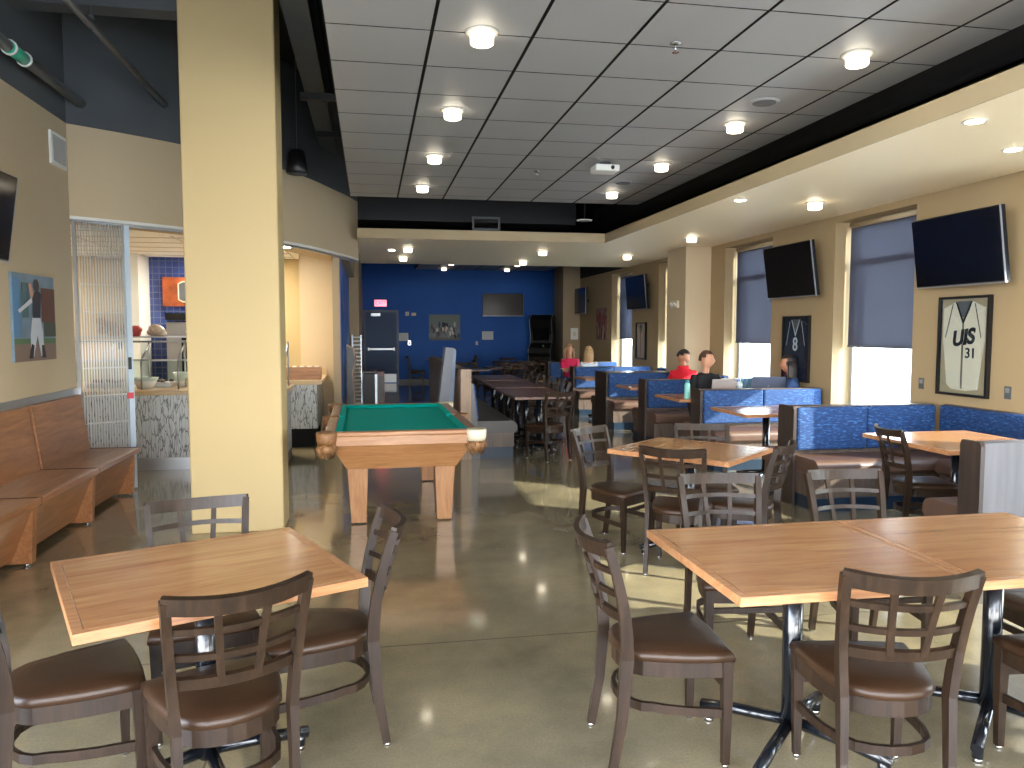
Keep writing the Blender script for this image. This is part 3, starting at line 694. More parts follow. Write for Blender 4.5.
# ------------------------------------------------------------------ booths
def cushion(m, x0, x1, y0, y1, z0, z1, r, mi=0):
    """upholstered slab, front edge at y0 rounded"""
    pts = []
    n = 6
    for k in range(n + 1):
        a = PI / 2 * k / n
        pts.append((y0 + r * (1 - math.sin(a)), z1 - r * (1 - math.cos(a))))
    prof = list(reversed(pts)) # from front down
    prof = [(y1, z0), (y1, z1)] + [(y0 + r - r * math.sin(a), z1 - r + r * math.cos(a)) for a in [PI / 2 * k / n for k in range(n + 1)]] + [(y0, z0 + 0.03), (y0 + 0.03, z0)]
    m.prism([(a, b) for a, b in prof], x1 - x0, mi, 'x', x0)
def booth_side(t, x0, x1, sgn, yb, wood_m, pad=True, depth=0.42, top=0.9, cm='vinyl2'):
    """seat on one side of a back whose face is at y=yb; sgn -1 faces the viewer"""
    L = x1 - x0
    m = MB(); cushion(m, 0, L, 0, depth, 0.32, 0.46, 0.07)
    o = m.build('seat_cushion', M[cm], t)
    o.location = (x0 if sgn < 0 else x1, yb + sgn * depth, 0); o.rotation_euler = (0, 0, 0 if sgn < 0 else PI)
    if pad:
        n = 2 if L > 1.2 else 1
        for k in range(n):
            a, b = x0 + 0.015 + (L - 0.03) * k / n, x0 + 0.015 + (L - 0.03) * (k + 1) / n - 0.004
            m = MB(); ys = sorted((yb, yb + sgn * 0.06)); m.b2(a, b, ys[0], ys[1], 0.50, top - 0.005, 0, 0.022); m.build('backrest_pad', M['fabric'], t)
    m = MB(); ys = sorted((yb + sgn * (depth - 0.06), yb)); m.b2(x0, x1, ys[0], ys[1], 0.12, 0.318); m.build('seat_base', wood_m, t)
    m = MB(); ys = sorted((yb + sgn * (depth - 0.045), yb)); m.b2(x0 + 0.01, x1, ys[0], ys[1], 0.0, 0.12); m.build('toe_kick', M['toekick'], t)
def bench(lab, y, near=True, far=True, thick=0.14, x0=3.8, x1=5.36, top=0.9, panel=None, facem=None):
    t = thing('booth_bench', lab, 'booth bench', (0, y, 0), 0, 'blue upholstered booth benches')
    m = MB(); m.b2(x0 + 0.012, x1, 0, thick, 0.0, top, 0, 0.004); m.build('back_panel', panel or M['booth_wood'], t)
    # end panel with rounded head
    pts = [(-0.065 if near else -0.01, 0.0), (thick + (0.065 if far else 0.01), 0.0)]
    y0, y1 = pts[0][0], pts[1][0]
    pr = [(y0, 0), (y1, 0), (y1, top - 0.02), (y1 - 0.015, top + 0.006), (y0 + 0.015, top + 0.006), (y0, top - 0.02)]
    m = MB(); m.prism(pr, 0.03, 0, 'x', x0 - 0.02); m.build('end_panel', M['boothdark'], t)
    if near: booth_side(t, x0 + 0.012, x1, -1, 0.0, M['booth_wood'], top=top)
    if far: booth_side(t, x0 + 0.012, x1, 1, thick, M['booth_wood'], top=top)
    return t
bench('grey-backed booth bench near the right photo edge, seen from behind', 4.12, False, True, 0.1, 3.72, panel=M['greylam'])
bench('nearest blue-backed booth bench facing the viewer, below the large window', 6.45, x1=5.27)
bench('second blue-backed booth bench, sunlit along its window end', 8.47)
bench('third blue-backed booth bench, short and shaded, behind the small teal bottle', 10.31)
bench('fourth blue-backed booth bench with a thick dark end', 12.12, thick=0.5, x1=4.95)
bench('fifth blue-backed booth bench beside the person in pink', 14.2)
def wall_bench(lab, y0, y1, pad_more=0.0):
    t = thing('wall_bench', lab, 'booth bench', (XR, (y0 + y1) / 2, 0), 0, 'bench seats along the window wall')
    L = y1 - y0
    m = MB(); m.b2(-0.05, -0.005, -L / 2, L / 2 + pad_more, 0.0, 0.9); m.build('back_panel', M['booth_wood'], t)
    m = MB(); m.b2(-0.115, -0.05, -L / 2 + 0.01, L / 2 - 0.01 + pad_more, 0.53, 0.895, 0, 0.02); m.build('backrest_pad', M['fabric'], t)
    m = MB(); cushion(m, -L / 2, L / 2, 0, 0.36, 0.32, 0.46, 0.07); o = m.build('seat_cushion', M['vinyl2'], t); o.rotation_euler = (0, 0, -PI / 2); o.location = (-0.47, 0, 0)
    m = MB(); m.b2(-0.42, -0.06, -L / 2, L / 2, 0.12, 0.318); m.build('seat_base', M['booth_wood'], t)
    m = MB(); m.b2(-0.40, -0.06, -L / 2, L / 2, 0, 0.12); m.build('toe_kick', M['toekick'], t)
wall_bench('blue bench along the window wall under the framed white jersey', 4.68, 5.99, 0.42)
for a, b, l in [(10.92, 11.64, 'blue bench along the window wall before the window pillar'), (13.1, 13.72, 'blue bench along the window wall beyond the window pillar')]:
    wall_bench(l, a, b)
# last bay
bench('far blue bench top catching sun behind the blond person', 16.3, True, False)

# banquette facing the long tables
t = thing('banquette', 'long brown vinyl banquette with blue back pad beside the pool table', 'banquette', (1.2, 9.75, 0))
L_ = 5.0
m = MB(); cushion(m, 0, L_, 0, 0.5, 0.32, 0.47, 0.08); o = m.build('seat_cushion', M['dvinyl'], t); o.rotation_euler = (0, 0, PI / 2); o.location = (0.60, -0.35, 0)
m = MB(); m.prism([(0.03, 0.5), (0.12, 0.5), (0.07, 0.93), (0.03, 0.93)], L_, 0, 'y', -0.30); m.build('backrest_pad', M['fabric'], t)
m = MB(); m.prism([(0.018, 0.0), (0.13, 0.0), (0.10, 0.45), (0.045, 0.94), (0.018, 0.94)], L_ + 0.04, 0, 'y', -0.34); m.build('back_panel', M['greylam'], t)
m = MB(); m.b2(0.13, 0.56, -0.32, L_ - 0.4, 0.14, 0.32); m.build('seat_base', M['booth_wood'], t)
m = MB(); m.b2(0.13, 0.55, -0.31, L_ - 0.4, 0.0, 0.14); m.build('toe_kick', M['toekick'], t)
divw = wood('pale_divider_wood', (120, 98, 80), (146, 122, 100), (166, 142, 118), 'z', 0.8, 0.5)
umber = wood('umber_board', (84, 62, 50), (108, 84, 68), (128, 102, 84), 'z', 0.8, 0.4)
t = thing('low_divider', 'low wooden divider standing behind the banquette by the pool table', 'divider', (1.09, 9.40, 0))
m = MB(); m.prism([(0.0, 0), (5.1, 0), (5.1, 0.98), (5.05, 1.07), (4.95, 1.11), (0, 1.11)], 0.12, 0, 'x', 0.0); m.build('divider_core', umber, t)
MB().b2(-0.005, 0.125, -0.03, 0, 0, 1.12, 0, 0.003).build('end_board', divw, t)
slate = mat('slate_laminate', (74, 80, 94), 0.4); slate2 = mat('slate_blue_side', (58, 84, 116), 0.35)
t = thing('upright_panel', 'tall slate-grey upright panel behind the pool table', 'panel', (0.90, 9.75, 0))
MB().prism([(-0.13, 0), (0.02, 0), (0.15, 1.37), (0.04, 1.38)], 0.3, 0, 'y', 0).build('panel_body', slate, t)
MB().prism([(0.0205, 0), (0.09, 0), (0.175, 1.35), (0.1505, 1.36)], 0.3, 0, 'y', 0.0).build('panel_edge', slate2, t)

# ------------------------------------------------------------------ pool table
def pool_table():
    t = thing('pool_table', 'oak pool table with green felt and leather corner pockets', 'pool table', (0.235, 7.30, 0), math.radians(0.6))
    W, Ln, H = 1.22, 2.36, 0.80
    hw, hl = W / 2, Ln / 2
    MB().b2(-hw + 0.06, hw - 0.06, -hl + 0.06, hl - 0.06, 0.70, 0.762).build('playing_bed', M['felt'], t)
    rw, cw, pk = 0.085, 0.05, 0.075
    for sx in (-1, 1):
        for y0, y1 in ((-hl + pk + 0.01, -0.06), (0.06, hl - pk - 0.01)):
            xs = sorted((sx * hw, sx * (hw - rw))); r_ = MB().b2(xs[0], xs[1], y0, y1, 0.765, H, 0, 0.008).build('rail', M['poolrail'], t)
            m = MB()
            for k in range(1, 4): m.cyl((sx * (hw - 0.035), y0 + (y1 - y0) * k / 4, H), (sx * (hw - 0.035), y0 + (y1 - y0) * k / 4, H + 0.001), 0.006)
            m.build('sight_dot', M['cream'], r_)
            m = MB(); m.prism([(sx * (hw - rw), 0.765), (sx * (hw - rw), H), (sx * (hw - rw - cw), H - 0.008), (sx * (hw - rw - cw + 0.015), 0.765)], y1 - y0 - 0.02, 0, 'y', y0 + 0.01); m.build('cushion', M['felt'], t)
    for sy in (-1, 1):
        x0, x1 = -hw + pk + 0.01, hw - pk - 0.01
        ys = sorted((sy * hl, sy * (hl - rw))); MB().b2(x0, x1, ys[0], ys[1], 0.765, H, 0, 0.008).build('rail', M['poolwood'], t)
        m = MB(); m.prism([(sy * (hl - rw), 0.765), (sy * (hl - rw), H), (sy * (hl - rw - cw), H - 0.008), (sy * (hl - rw - cw + 0.015), 0.765)], x1 - x0 - 0.02, 0, 'x', x0 + 0.01); m.build('cushion', M['felt'], t)
        ys = sorted((sy * hl, sy * (hl - 0.02))); MB().b2(x0 + 0.005, x1 - 0.005, ys[0], ys[1], 0.69, 0.765, 0, 0.003).build('rail_apron', M['poolwood'], t)
    for sx in (-1, 1):
        xs = sorted((sx * hw, sx * (hw - 0.02))); MB().b2(xs[0], xs[1], -hl + pk, hl - pk, 0.69, 0.765, 0, 0.003).build('rail_apron', M['poollegwood'], t)
    # tapered cabinet
    m = MB(); A = [m.bm.verts.new((x * (hw - 0.04), y * (hl - 0.04), 0.70)) for x, y in ((-1, -1), (1, -1), (1, 1), (-1, 1))]
    B = [m.bm.verts.new((x * (hw - 0.17), y * (hl - 0.16), 0.48)) for x, y in ((-1, -1), (1, -1), (1, 1), (-1, 1))]
    m.bm.faces.new(A); m.bm.faces.new(B)
    for k in range(4): m.bm.faces.new((A[k], A[(k + 1) % 4], B[(k + 1) % 4], B[k]))
    m.build('cabinet', M['poolwood'], t)
    for sx in (-1, 1):
        for sy in (-1, 1):
            x, y = sx * (hw - 0.255), sy * (hl - 0.33)
            m = MB(); m.sweep([(x, y, 0.012), (x + sx * 0.0, y, 0.25), (x + sx * 0.004, y, 0.485)], [0.12, 0.142, 0.168], [0.12, 0.142, 0.168]); m.build('leg', M['poollegwood'], t)
            MB().cyl((x, y, 0), (x, y, 0.014), 0.04).build('foot_pad', M['blackplastic'], t)
    for sx in (-1, 1):
        for yy in (-hl + 0.02, 0.0, hl - 0.02):
            corner = abs(yy) > 0.1; x = sx * (hw - (0.02 if corner else -0.005)); r0 = 0.078 if corner else 0.062
            c = (x, yy, 0)
            p = MB().lathe([(r0 - 0.022, H - 0.006), (r0, H + 0.006), (r0 + 0.006, H - 0.01), (r0 + 0.002, H - 0.06), (r0 - 0.006, H - 0.09), (r0 - 0.03, H - 0.09), (r0 - 0.03, H - 0.01), (r0 - 0.022, H - 0.006)], c, n=18).build('pocket', M['cream'] if corner and sx > 0 else M['leather'], t)
            b_ = MB().lathe([(r0 - 0.02, H - 0.09), (r0 - 0.004, H - 0.11), (r0 - 0.004, H - 0.14), (r0 - 0.03, H - 0.17), (0.0, H - 0.185)], c, n=14)
            for k in range(9):
                a = 2 * PI * k / 9; b_.tube([(x + (r0 - 0.01) * math.cos(a), yy + (r0 - 0.01) * math.sin(a), H - 0.09), (x + (r0 + 0.004) * math.cos(a + 0.3), yy + (r0 + 0.004) * math.sin(a + 0.3), H - 0.13), (x + (r0 - 0.03) * math.cos(a + 0.5), yy + (r0 - 0.03) * math.sin(a + 0.5), H - 0.2)], 0.009, n=6)
            b_.build('pocket_net', M['leather'], p)
            MB().cyl((x, yy, H - 0.012), (x, yy, H - 0.008), r0 - 0.02, n=16).build('pocket_mouth', M['black'], p)
    return t
pool_table()

# ------------------------------------------------------------------ wooden benches at left wall
def wall_seat():
    t = thing('wooden_bench', '', 'bench', (XL + 0.01, 0, 0), 0, 'wooden benches along the left wall')
    Ln = 1.14
    m = MB(); m.box((0.29, Ln / 2, 0.452), (0.46, Ln - 0.012, 0.032), 0, None, 0.006); m.b2(0.52, 0.545, 0.004, Ln - 0.004, 0.42, 0.470, 0, 0.006); m.build('seat', M['benchwood'], t)
    m = MB(); m.b2(0.06, 0.545, Ln - 0.03, Ln - 0.001, 0.415, 0.472, 0, 0.005); m.build('seat_end_cap', wood('plum_cap', (70, 42, 34), (92, 56, 44), (108, 68, 52), 'x', 1, 0.35), t)
    m = MB(); m.prism([(0.0, 0.468), (0.10, 0.468), (0.03, 0.965), (0.0, 0.965)], Ln - 0.02, 0, 'y', 0.01); m.b2(0.0, 0.035, 0.01, Ln - 0.01, 0.966, 0.985); m.build('backrest', M['benchwood'], t)
    m = MB(); m.prism([(0.104, 0.47), (0.115, 0.47), (0.045, 0.985), (0.034, 0.985)], 0.03, 0, 'y', 0.0); m.build('backrest_batten', M['benchwood'], t)
    m = MB(); m.prism([(0.485, 0.43), (0.505, 0.43), (0.355, 0.05), (0.335, 0.05)], Ln - 0.06, 0, 'y', 0.03); m.build('front_board', M['benchwood'], t)
    for y in (0.004, Ln - 0.034):
        m = MB(); m.prism([(0.01, 0.02), (0.475, 0.02), (0.50, 0.43), (0.01, 0.43)], 0.03, 0, 'y', y); e = m.build('end_panel', M['benchwood'], t)
        MB().cyl((0.44, y + 0.015, 0), (0.44, y + 0.015, 0.02), 0.014).cyl((0.06, y + 0.015, 0), (0.06, y + 0.015, 0.02), 0.014).build('glide', M['chrome'], e)
    return t
BN = wall_seat(); BN.location.y = 6.80; BN['label'] = 'wooden bench at the left wall, farthest, next to the folding grille'
dup(BN, 'wooden bench at the left wall, middle one below the baseball photo', (XL + 0.01, 5.66, 0), 0)
dup(BN, 'wooden bench at the left wall, cut off by the photo edge', (XL + 0.01, 4.52, 0), 0)
tag(MB().b2(XL, XL + 0.015, 4.4, 7.94, 0.99, 1.05).build('rail_strip', M['steel']), 'silver rub rail on the left wall above the wooden benches', 'wall rail')

# ------------------------------------------------------------------ televisions
def tv(lab, loc, rz, w_, h_, tilt=0.0, bracket=True, scr='screen', bez='blackplastic', arm=0.25, roll=0.0):
    """screen faces local -y"""
    t = thing('wall_television', lab, 'television', loc, rz, 'wall televisions')
    t.rotation_euler = (tilt, roll, rz)
    MB().b2(-w_ / 2, w_ / 2, -0.02, 0.035, -h_ / 2, h_ / 2, 0, 0.006).build('casing', M['blackplastic'], t)
    MB().b2(-w_ / 2 + 0.012, w_ / 2 - 0.012, -0.024, -0.019, -h_ / 2 + 0.016, h_ / 2 - 0.012).build('screen', M[scr], t)
    m = MB(); m.b2(-w_ / 2 - 0.004, w_ / 2 + 0.004, -0.022, 0.0, -h_ / 2 - 0.006, -h_ / 2 + 0.006); m.b2(w_ / 2 - 0.001, w_ / 2 + 0.003, -0.024, -0.008, -h_ / 2, h_ / 2); m.build('bezel', M['silverbezel'], t)
    if bracket:
        m = MB(); m.b2(-0.2, 0.2, 0.035, 0.06, -0.15, 0.15); m.b2(-0.03, 0.03, 0.06, arm, -0.03, 0.03); m.b2(-0.1, 0.1, arm - 0.02, arm, -0.12, 0.12); m.build('wall_bracket', M['blackmetal'], t)
    return t
tv('large wall television above the framed white jersey', (5.18, 6.13, 2.32), math.radians(-90), 1.06, 0.64, math.radians(8))
tv('wall television above the framed navy jersey', (5.18, 8.94, 2.34), math.radians(-90), 1.12, 0.66, math.radians(8))
tv('wall television turned nearly edge-on beyond the window pillar', (5.18, 14.6, 2.34), math.radians(-90), 1.12, 0.66, math.radians(5))
tv('slim wall television seen edge-on by the far corner', (5.2, 18.75, 2.33), math.radians(-88), 0.9, 0.64)
M['greyscreen'] = mat('screen_painted_reflection', (88, 86, 84), 0.15)  # pale reflection is put into the screen's base colour
tv('wall television with a pale painted reflection on the blue far wall', (4.03, 23.42, 2.37), 0, 1.27, 0.68, scr='greyscreen', arm=0.15)
tv('television corner at the left photo edge above the baseball photo', (-2.50, 5.52, 2.38), math.radians(90), 1.12, 0.6, math.radians(8), arm=0.15)

# ------------------------------------------------------------------ framed jerseys, pictures
def jersey(lab, y, z, w_, h_, body, mark, mat_c, txt=None, num=None, framec='blackplastic', white_trim=False):
    t = thing('framed_jersey', lab, 'framed jersey', (XR - 0.01, y, z), math.radians(-90), 'framed jerseys on the window wall')
    # local x runs along the wall (to the viewer's right), -y into the room
    f = MB(); b = 0.024
    f.b2(-w_ / 2, w_ / 2, -0.04, 0, -h_ / 2, -h_ / 2 + b); f.b2(-w_ / 2, w_ / 2, -0.04, 0, h_ / 2 - b, h_ / 2); f.b2(-w_ / 2, -w_ / 2 + b, -0.04, 0, -h_ / 2 + b, h_ / 2 - b); f.b2(w_ / 2 - b, w_ / 2, -0.04, 0, -h_ / 2 + b, h_ / 2 - b)
    f.build('frame', M[framec], t)
    MB().b2(-w_ / 2 + b, w_ / 2 - b, -0.012, -0.002, -h_ / 2 + b, h_ / 2 - b).build('backing_mat', mat_c, t)
    a, c = w_ / 2 - 0.06, h_ / 2 - 0.05
    out = [(-0.10, c), (-0.07, c - 0.08), (0.0, c - 0.2), (0.07, c - 0.08), (0.10, c), (a, c - 0.06), (a, c - 0.36), (a * 0.93, c - 0.44), (a * 0.74, -c + 0.02), (a * 0.2, -c), (-a * 0.5, -c + 0.01), (-a * 0.74, -c + 0.05), (-a * 0.93, c - 0.44), (-a, c - 0.36), (-a, c - 0.06)]
    m = MB(); m.prism(out, 0.012, 0, 'y', -0.026); j = m.build('jersey_body', body, t)
    m = MB(); m.prism([(-0.10, c), (-0.085, c), (0.0, c - 0.175), (0.085, c), (0.10, c), (0.0, c - 0.215)], 0.004, 0, 'y', -0.031)
    if txt or not num: m.b2(-0.008, -0.004, -0.03, -0.026, -c + 0.02, c - 0.21); m.b2(0.004, 0.008, -0.03, -0.026, -c + 0.02, c - 0.21)
    for s in (-1, 1): m.prism([(s * 0.13, c - 0.02), (s * 0.137, c - 0.02), (s * (a - 0.03), c - 0.33), (s * (a - 0.037), c - 0.33)], 0.003, 0, 'y', -0.029)
    m.build('piping', mark, t)
    MB().b2(-0.09, 0.09, -0.0135, -0.0121, c - 0.14, c + 0.005).build('neck_lining', M['greylam'], t)
    if txt: text_mesh(txt, 0.19, mark, t, (0.0, -0.03, c - 0.335), (PI / 2, 0, 0), 'lettering', 0.002, 0.008, 0.25, 1.0).rotation_euler = (PI / 2, -0.13, 0)
    if num: text_mesh(num, 0.13 if txt else 0.24, mark, t, (0.10 if txt else 0.0, -0.03, c - 0.475 if txt else c - 0.32), (PI / 2, 0, 0), 'number', 0.002, 0.002)
    MB().b2(-w_ / 2 + b, w_ / 2 - b, -0.037, -0.035, -h_ / 2 + b, h_ / 2 - b).build('glazing', M['pane'], t)
    return t
matc = mat('khaki_mat', (168, 152, 126), 0.8)
jw = mat('white_jersey_cloth', (216, 206, 190), 0.8, bump=0.5, bscale=14); ink = mat('black_ink', (24, 24, 30), 0.5)
jersey('framed white jersey lettered UIS 31 on the window wall', 6.23, 1.45, 0.62, 0.92, jw, ink, matc, 'UIS', '31')
jn = mat('navy_jersey_cloth', (22, 34, 62), 0.7, bump=0.5, bscale=14); jt = mat('pale_number', (190, 196, 206), 0.6)
jersey('framed navy jersey with pale number between two windows', 9.07, 1.36, 0.62, 0.84, jn, jt, mat('dark_navy_mat', (30, 40, 66), 0.8), None, '8')
jersey('framed pale jersey, narrow view, beyond the window pillar', 14.82, 1.38, 0.56, 0.74, mat('rose_jersey_cloth', (214, 190, 174), 0.8), mat('rust_ink', (150, 96, 84), 0.5), mat('pink_mat', (206, 178, 158), 0.8), None, None)

def picture(name, lab, origin, rz, w_, h_, base, shapes, frame=None, cat='picture'):
    t = thing(name, lab, cat, origin, rz)
    MB().b2(0, w_, -0.02, 0, 0, h_).build('panel', base, t)
    for i, (pts, col) in enumerate(shapes):
        MB().prism([(a * w_, b * h_) for a, b in pts], 0.0012, 0, 'y', -0.0215 - 0.0007 * i).build('printed_shape', mat('print_%d' % random.randint(0, 99999), col, 0.6), t)
    if frame:
        MB().b2(-0.02, 0, -0.03, 0, -0.02, h_ + 0.02).b2(w_, w_ + 0.02, -0.03, 0, -0.02, h_ + 0.02).b2(0, w_, -0.03, 0, -0.02, 0).b2(0, w_, -0.03, 0, h_, h_ + 0.02).build('frame', frame, t)
    return t
def ell(cx, cy, rx, ry, n=12, rot=0.0):
    return [(cx + rx * math.cos(2 * PI * k / n) * math.cos(rot) - ry * math.sin(2 * PI * k / n) * math.sin(rot), cy + rx * math.cos(2 * PI * k / n) * math.sin(rot) + ry * math.sin(2 * PI * k / n) * math.cos(rot)) for k in range(n)]
R = lambda a, b, c, d: [(a, c), (b, c), (b, d), (a, d)]
picture('wall_photo', 'frameless photo of a baseball batter in white trousers on the left wall', (XL, 6.64, 1.345), PI / 2, 0.81, 0.71,
        mat('photo_field', (120, 142, 164), 0.5, var=(92, 118, 128), vscale=5), [
            (R(0, 1, 0, 0.2), (128, 106, 92)), (R(0, 1, 0.2, 0.26), (84, 116, 78)), (R(0.0, 0.16, 0.28, 0.95), (86, 132, 170)), (R(0.66, 1.0, 0.45, 0.86), (96, 58, 46)), (R(0.7, 1.0, 0.28, 0.45), (60, 70, 60)), (R(0.2, 0.34, 0.5, 0.9), (70, 100, 104)),
            ([(0.36, 0.05), (0.42, 0.05), (0.52, 0.3), (0.60, 0.05), (0.68, 0.05), (0.66, 0.34), (0.6, 0.52), (0.42, 0.52), (0.36, 0.3)], (196, 200, 208)),
            ([(0.31, 0.03), (0.40, 0.03), (0.44, 0.18), (0.38, 0.2)], (38, 34, 40)), ([(0.62, 0.03), (0.72, 0.03), (0.68, 0.18), (0.62, 0.18)], (38, 34, 40)),
            ([(0.42, 0.5), (0.60, 0.5), (0.64, 0.78), (0.56, 0.83), (0.44, 0.78)], (44, 42, 58)), (ell(0.53, 0.88, 0.07, 0.075), (60, 48, 52)), ([(0.4, 0.7), (0.46, 0.78), (0.40, 0.9), (0.34, 0.88)], (196, 150, 128)),
            ([(0.08, 0.58), (0.12, 0.55), (0.42, 0.68), (0.40, 0.73)], (206, 208, 214))])
tag(MB().b2(XL, XL + 0.02, 7.53, 7.88, 3.07, 3.36).b2(XL + 0.02, XL + 0.026, 7.56, 7.85, 3.10, 3.33, 1).build('wall_vent', [M['white'], mat('vent_grey', (176, 176, 176), 0.6)]), 'white square wall vent high on the left wall', 'vent')
crowd = []
random.seed(3)
for k in range(26):
    crowd.append((ell(random.uniform(0.05, 0.95), random.uniform(0.1, 0.62), 0.035, random.uniform(0.06, 0.14), 8), random.choice([(40, 44, 56), (190, 190, 186), (100, 84, 76), (66, 76, 96), (220, 214, 204), (140, 120, 104)])))
picture('wall_photo', 'group photo of a team on the blue far wall right of the door', (1.77, YF, 1.29), 0, 0.95, 0.78, mat('photo_team', (150, 156, 160), 0.5, var=(96, 100, 106), vscale=9),
        [(R(0, 1, 0.6, 1), (120, 132, 128))] + crowd + [(R(0, 1, 0, 0.09), (110, 108, 104))])
picture('wall_photo', 'busy red and white team photo on the window wall by the far corner', (XR, 18.0, 1.37), -PI / 2, 0.8, 0.74, mat('photo_red', (150, 112, 96), 0.5, var=(80, 50, 50), vscale=7),
        [(ell(random.uniform(0.1, 0.9), random.uniform(0.15, 0.8), 0.07, 0.16, 8), random.choice([(200, 190, 180), (150, 40, 40), (70, 50, 46), (190, 150, 130)])) for _ in range(14)])
# far wall fittings
t = thing('door_1', 'x', 'door', (-0.19, YF, 0)); del t['label']; del t['category']; struct(t)
navyd = mat('navy_door_paint', (16, 62, 110), 0.5)
MB().b2(0, 0.06, -0.04, 0, 0, 2.2).b2(0.98, 1.04, -0.04, 0, 0, 2.2).b2(0.06, 0.98, -0.04, 0, 2.13, 2.2).build('door_frame', mat('slate_frame', (52, 74, 104), 0.4), t)
MB().b2(0.06, 0.98, -0.03, -0.002, 0.01, 2.13).build('door_leaf', navyd, t)
MB().b2(0.12, 0.92, -0.09, -0.06, 1.0, 1.05).b2(0.12, 0.16, -0.09, -0.03, 0.98, 1.07).b2(0.88, 0.92, -0.09, -0.03, 0.98, 1.07).build('push_bar', M['alum'], t)
MB().b2(0.08, 0.96, -0.034, -0.03, 0.02, 0.27).build('kick_plate', M['steel'], t)
MB().b2(0.22, 0.5, -0.08, -0.03, 2.02, 2.1).build('door_closer', M['alum'], t)
t = thing('exit_sign', 'glowing pink-red exit sign above the navy door', 'exit sign', (0.13, YF, 2.3))
MB().b2(0, 0.38, -0.06, 0, 0, 0.21, 0, 0.006).build('housing', M['white'], t)
MB().b2(0.02, 0.36, -0.063, -0.06, 0.02, 0.19).build('face', mat('exit_face', (255, 120, 130), 0.5, emit=(255, 96, 110), estr=1.2), t)
text_mesh('EXIT', 0.15, mat('exit_red', (230, 20, 40), 0.5, emit=(235, 30, 50), estr=1.0), t, (0.19, -0.065, 0.105), (PI / 2, 0, 0), 'lettering', 0.001, 0.002)
for x0, x1, z0, z1, m_, n_, l_, c_ in [(1.06, 1.17, 2.03, 2.15, 'white', 'fire_strobe', 'small white strobe above the notice beside the navy door', 'alarm'), (1.24, 1.38, 2.03, 2.12, 'cream', 'alarm_box', 'small cream alarm box right of the white strobe', 'alarm'),
                                 (0.86, 1.14, 1.27, 1.51, 'white', 'wall_notice', 'square white notice beside the navy door', 'notice'), (1.12, 1.22, 1.14, 1.28, 'chrome', 'fire_pull', 'small wall pull box below the white notice by the door', 'switch'),
                                 (3.4, 3.75, 1.3, 1.56, 'white', 'wall_notice', 'pale framed notice on the blue wall under the television', 'notice'), (3.2, 3.27, 1.14, 1.25, 'white', 'light_switch', 'white switch plate on the blue wall below the pale notice', 'switch')]:
    t = thing(n_, l_, c_, (x0, YF, z0)); w_, h_ = x1 - x0, z1 - z0
    MB().b2(0, w_, -0.025, 0, 0, h_, 0, 0.004).build('plate', M[m_], t)
    if n_ == 'wall_notice': MB().b2(0.03, w_ - 0.03, -0.027, -0.0251, 0.03, h_ - 0.03).build('sheet', mat('paper', (215, 220, 225), 0.7), t)
    elif n_ == 'fire_pull': MB().b2(0.02, w_ - 0.02, -0.035, -0.025, 0.03, h_ - 0.05).build('lever', mat('red', (150, 50, 50), 0.5), t)
    else: MB().b2(w_ * 0.3, w_ * 0.7, -0.032, -0.025, h_ * 0.3, h_ * 0.7).build('button', M['cream'], t)
# outlets, thermostat on window wall
for y, z, n_, l_ in [(6.79, 1.07, 'wall_outlet', 'small metal outlet plate left of the framed white jersey'), (5.73, 1.06, 'wall_outlet', 'small metal outlet plate right of the framed white jersey')]:
    t = thing(n_, l_, 'outlet', (XR, y, z), -PI / 2); MB().b2(-0.035, 0.035, -0.008, 0, -0.055, 0.055, 0, 0.002).build('cover_plate', M['dark'], t); MB().b2(-0.02, 0.02, -0.011, -0.008, 0.0, 0.04).build('socket', M['silverbezel'], t)
t = thing('emergency_light', 'small cream emergency light on the side of the window pillar', 'emergency light', (4.97, 12.05, 2.02), -PI / 2)
MB().b2(-0.13, 0.13, -0.05, 0, -0.06, 0.06, 0, 0.01).build('housing', M['cream'], t); MB().cyl((-0.07, -0.05, 0), (-0.07, -0.07, -0.01), 0.035).cyl((0.07, -0.05, 0), (0.07, -0.07, -0.01), 0.035).build('lamp_head', M['lampglass'].copy() if False else M['white'], t)
t = thing('wall_switch', 'white switch plate on the far taupe pier to the right of the arcade machine', 'switch', (5.25, 19.55, 1.5), 0)
MB().b2(-0.1, 0.1, -0.02, 0, -0.15, 0.15, 0, 0.004).build('cover_plate', M['white'], t); MB().b2(-0.03, 0.03, -0.025, -0.02, -0.05, 0.05).build('toggle', M['cream'], t)

# arcade machine in the far corner
t = thing('arcade_machine', 'tall black arcade machine in the far corner by the blue wall', 'arcade machine', (5.12, 22.8, 0), math.radians(-25))
prof = [(-0.35, 0), (0.4, 0), (0.4, 2.0), (-0.05, 2.05), (-0.25, 1.9), (-0.1, 1.45), (-0.1, 1.2), (-0.4, 1.05), (-0.42, 0.9), (-0.35, 0.8)]
MB().prism(prof, 0.62, 0, 'x', -0.31).build('cabinet', M['blackplastic'], t)
for s in (-0.33, 0.31): MB().prism(prof, 0.02, 0, 'x', s).build('side_panel', mat('side_black', (26, 28, 34), 0.3), t)
m = MB()
for s in (-0.335, 0.335): m.tube([(s, -0.35, 0.1), (s, -0.36, 0.8), (s, -0.42, 1.0), (s, -0.12, 1.22), (s, -0.12, 1.45), (s, -0.27, 1.9), (s, -0.05, 2.06)], 0.012, n=6)
m.build('edge_trim', M['alum'], t)
MB().prism([(-0.12, 1.28), (-0.10, 1.28), (-0.16, 1.72), (-0.18, 1.72)], 0.5, 0, 'x', -0.25).build('screen', M['screen'], t)
MB().sph((0.1, -0.3, 1.13), 0.03).cyl((0.1, -0.3, 1.05), (0.1, -0.3, 1.13), 0.008).build('joystick', M['white'], t)

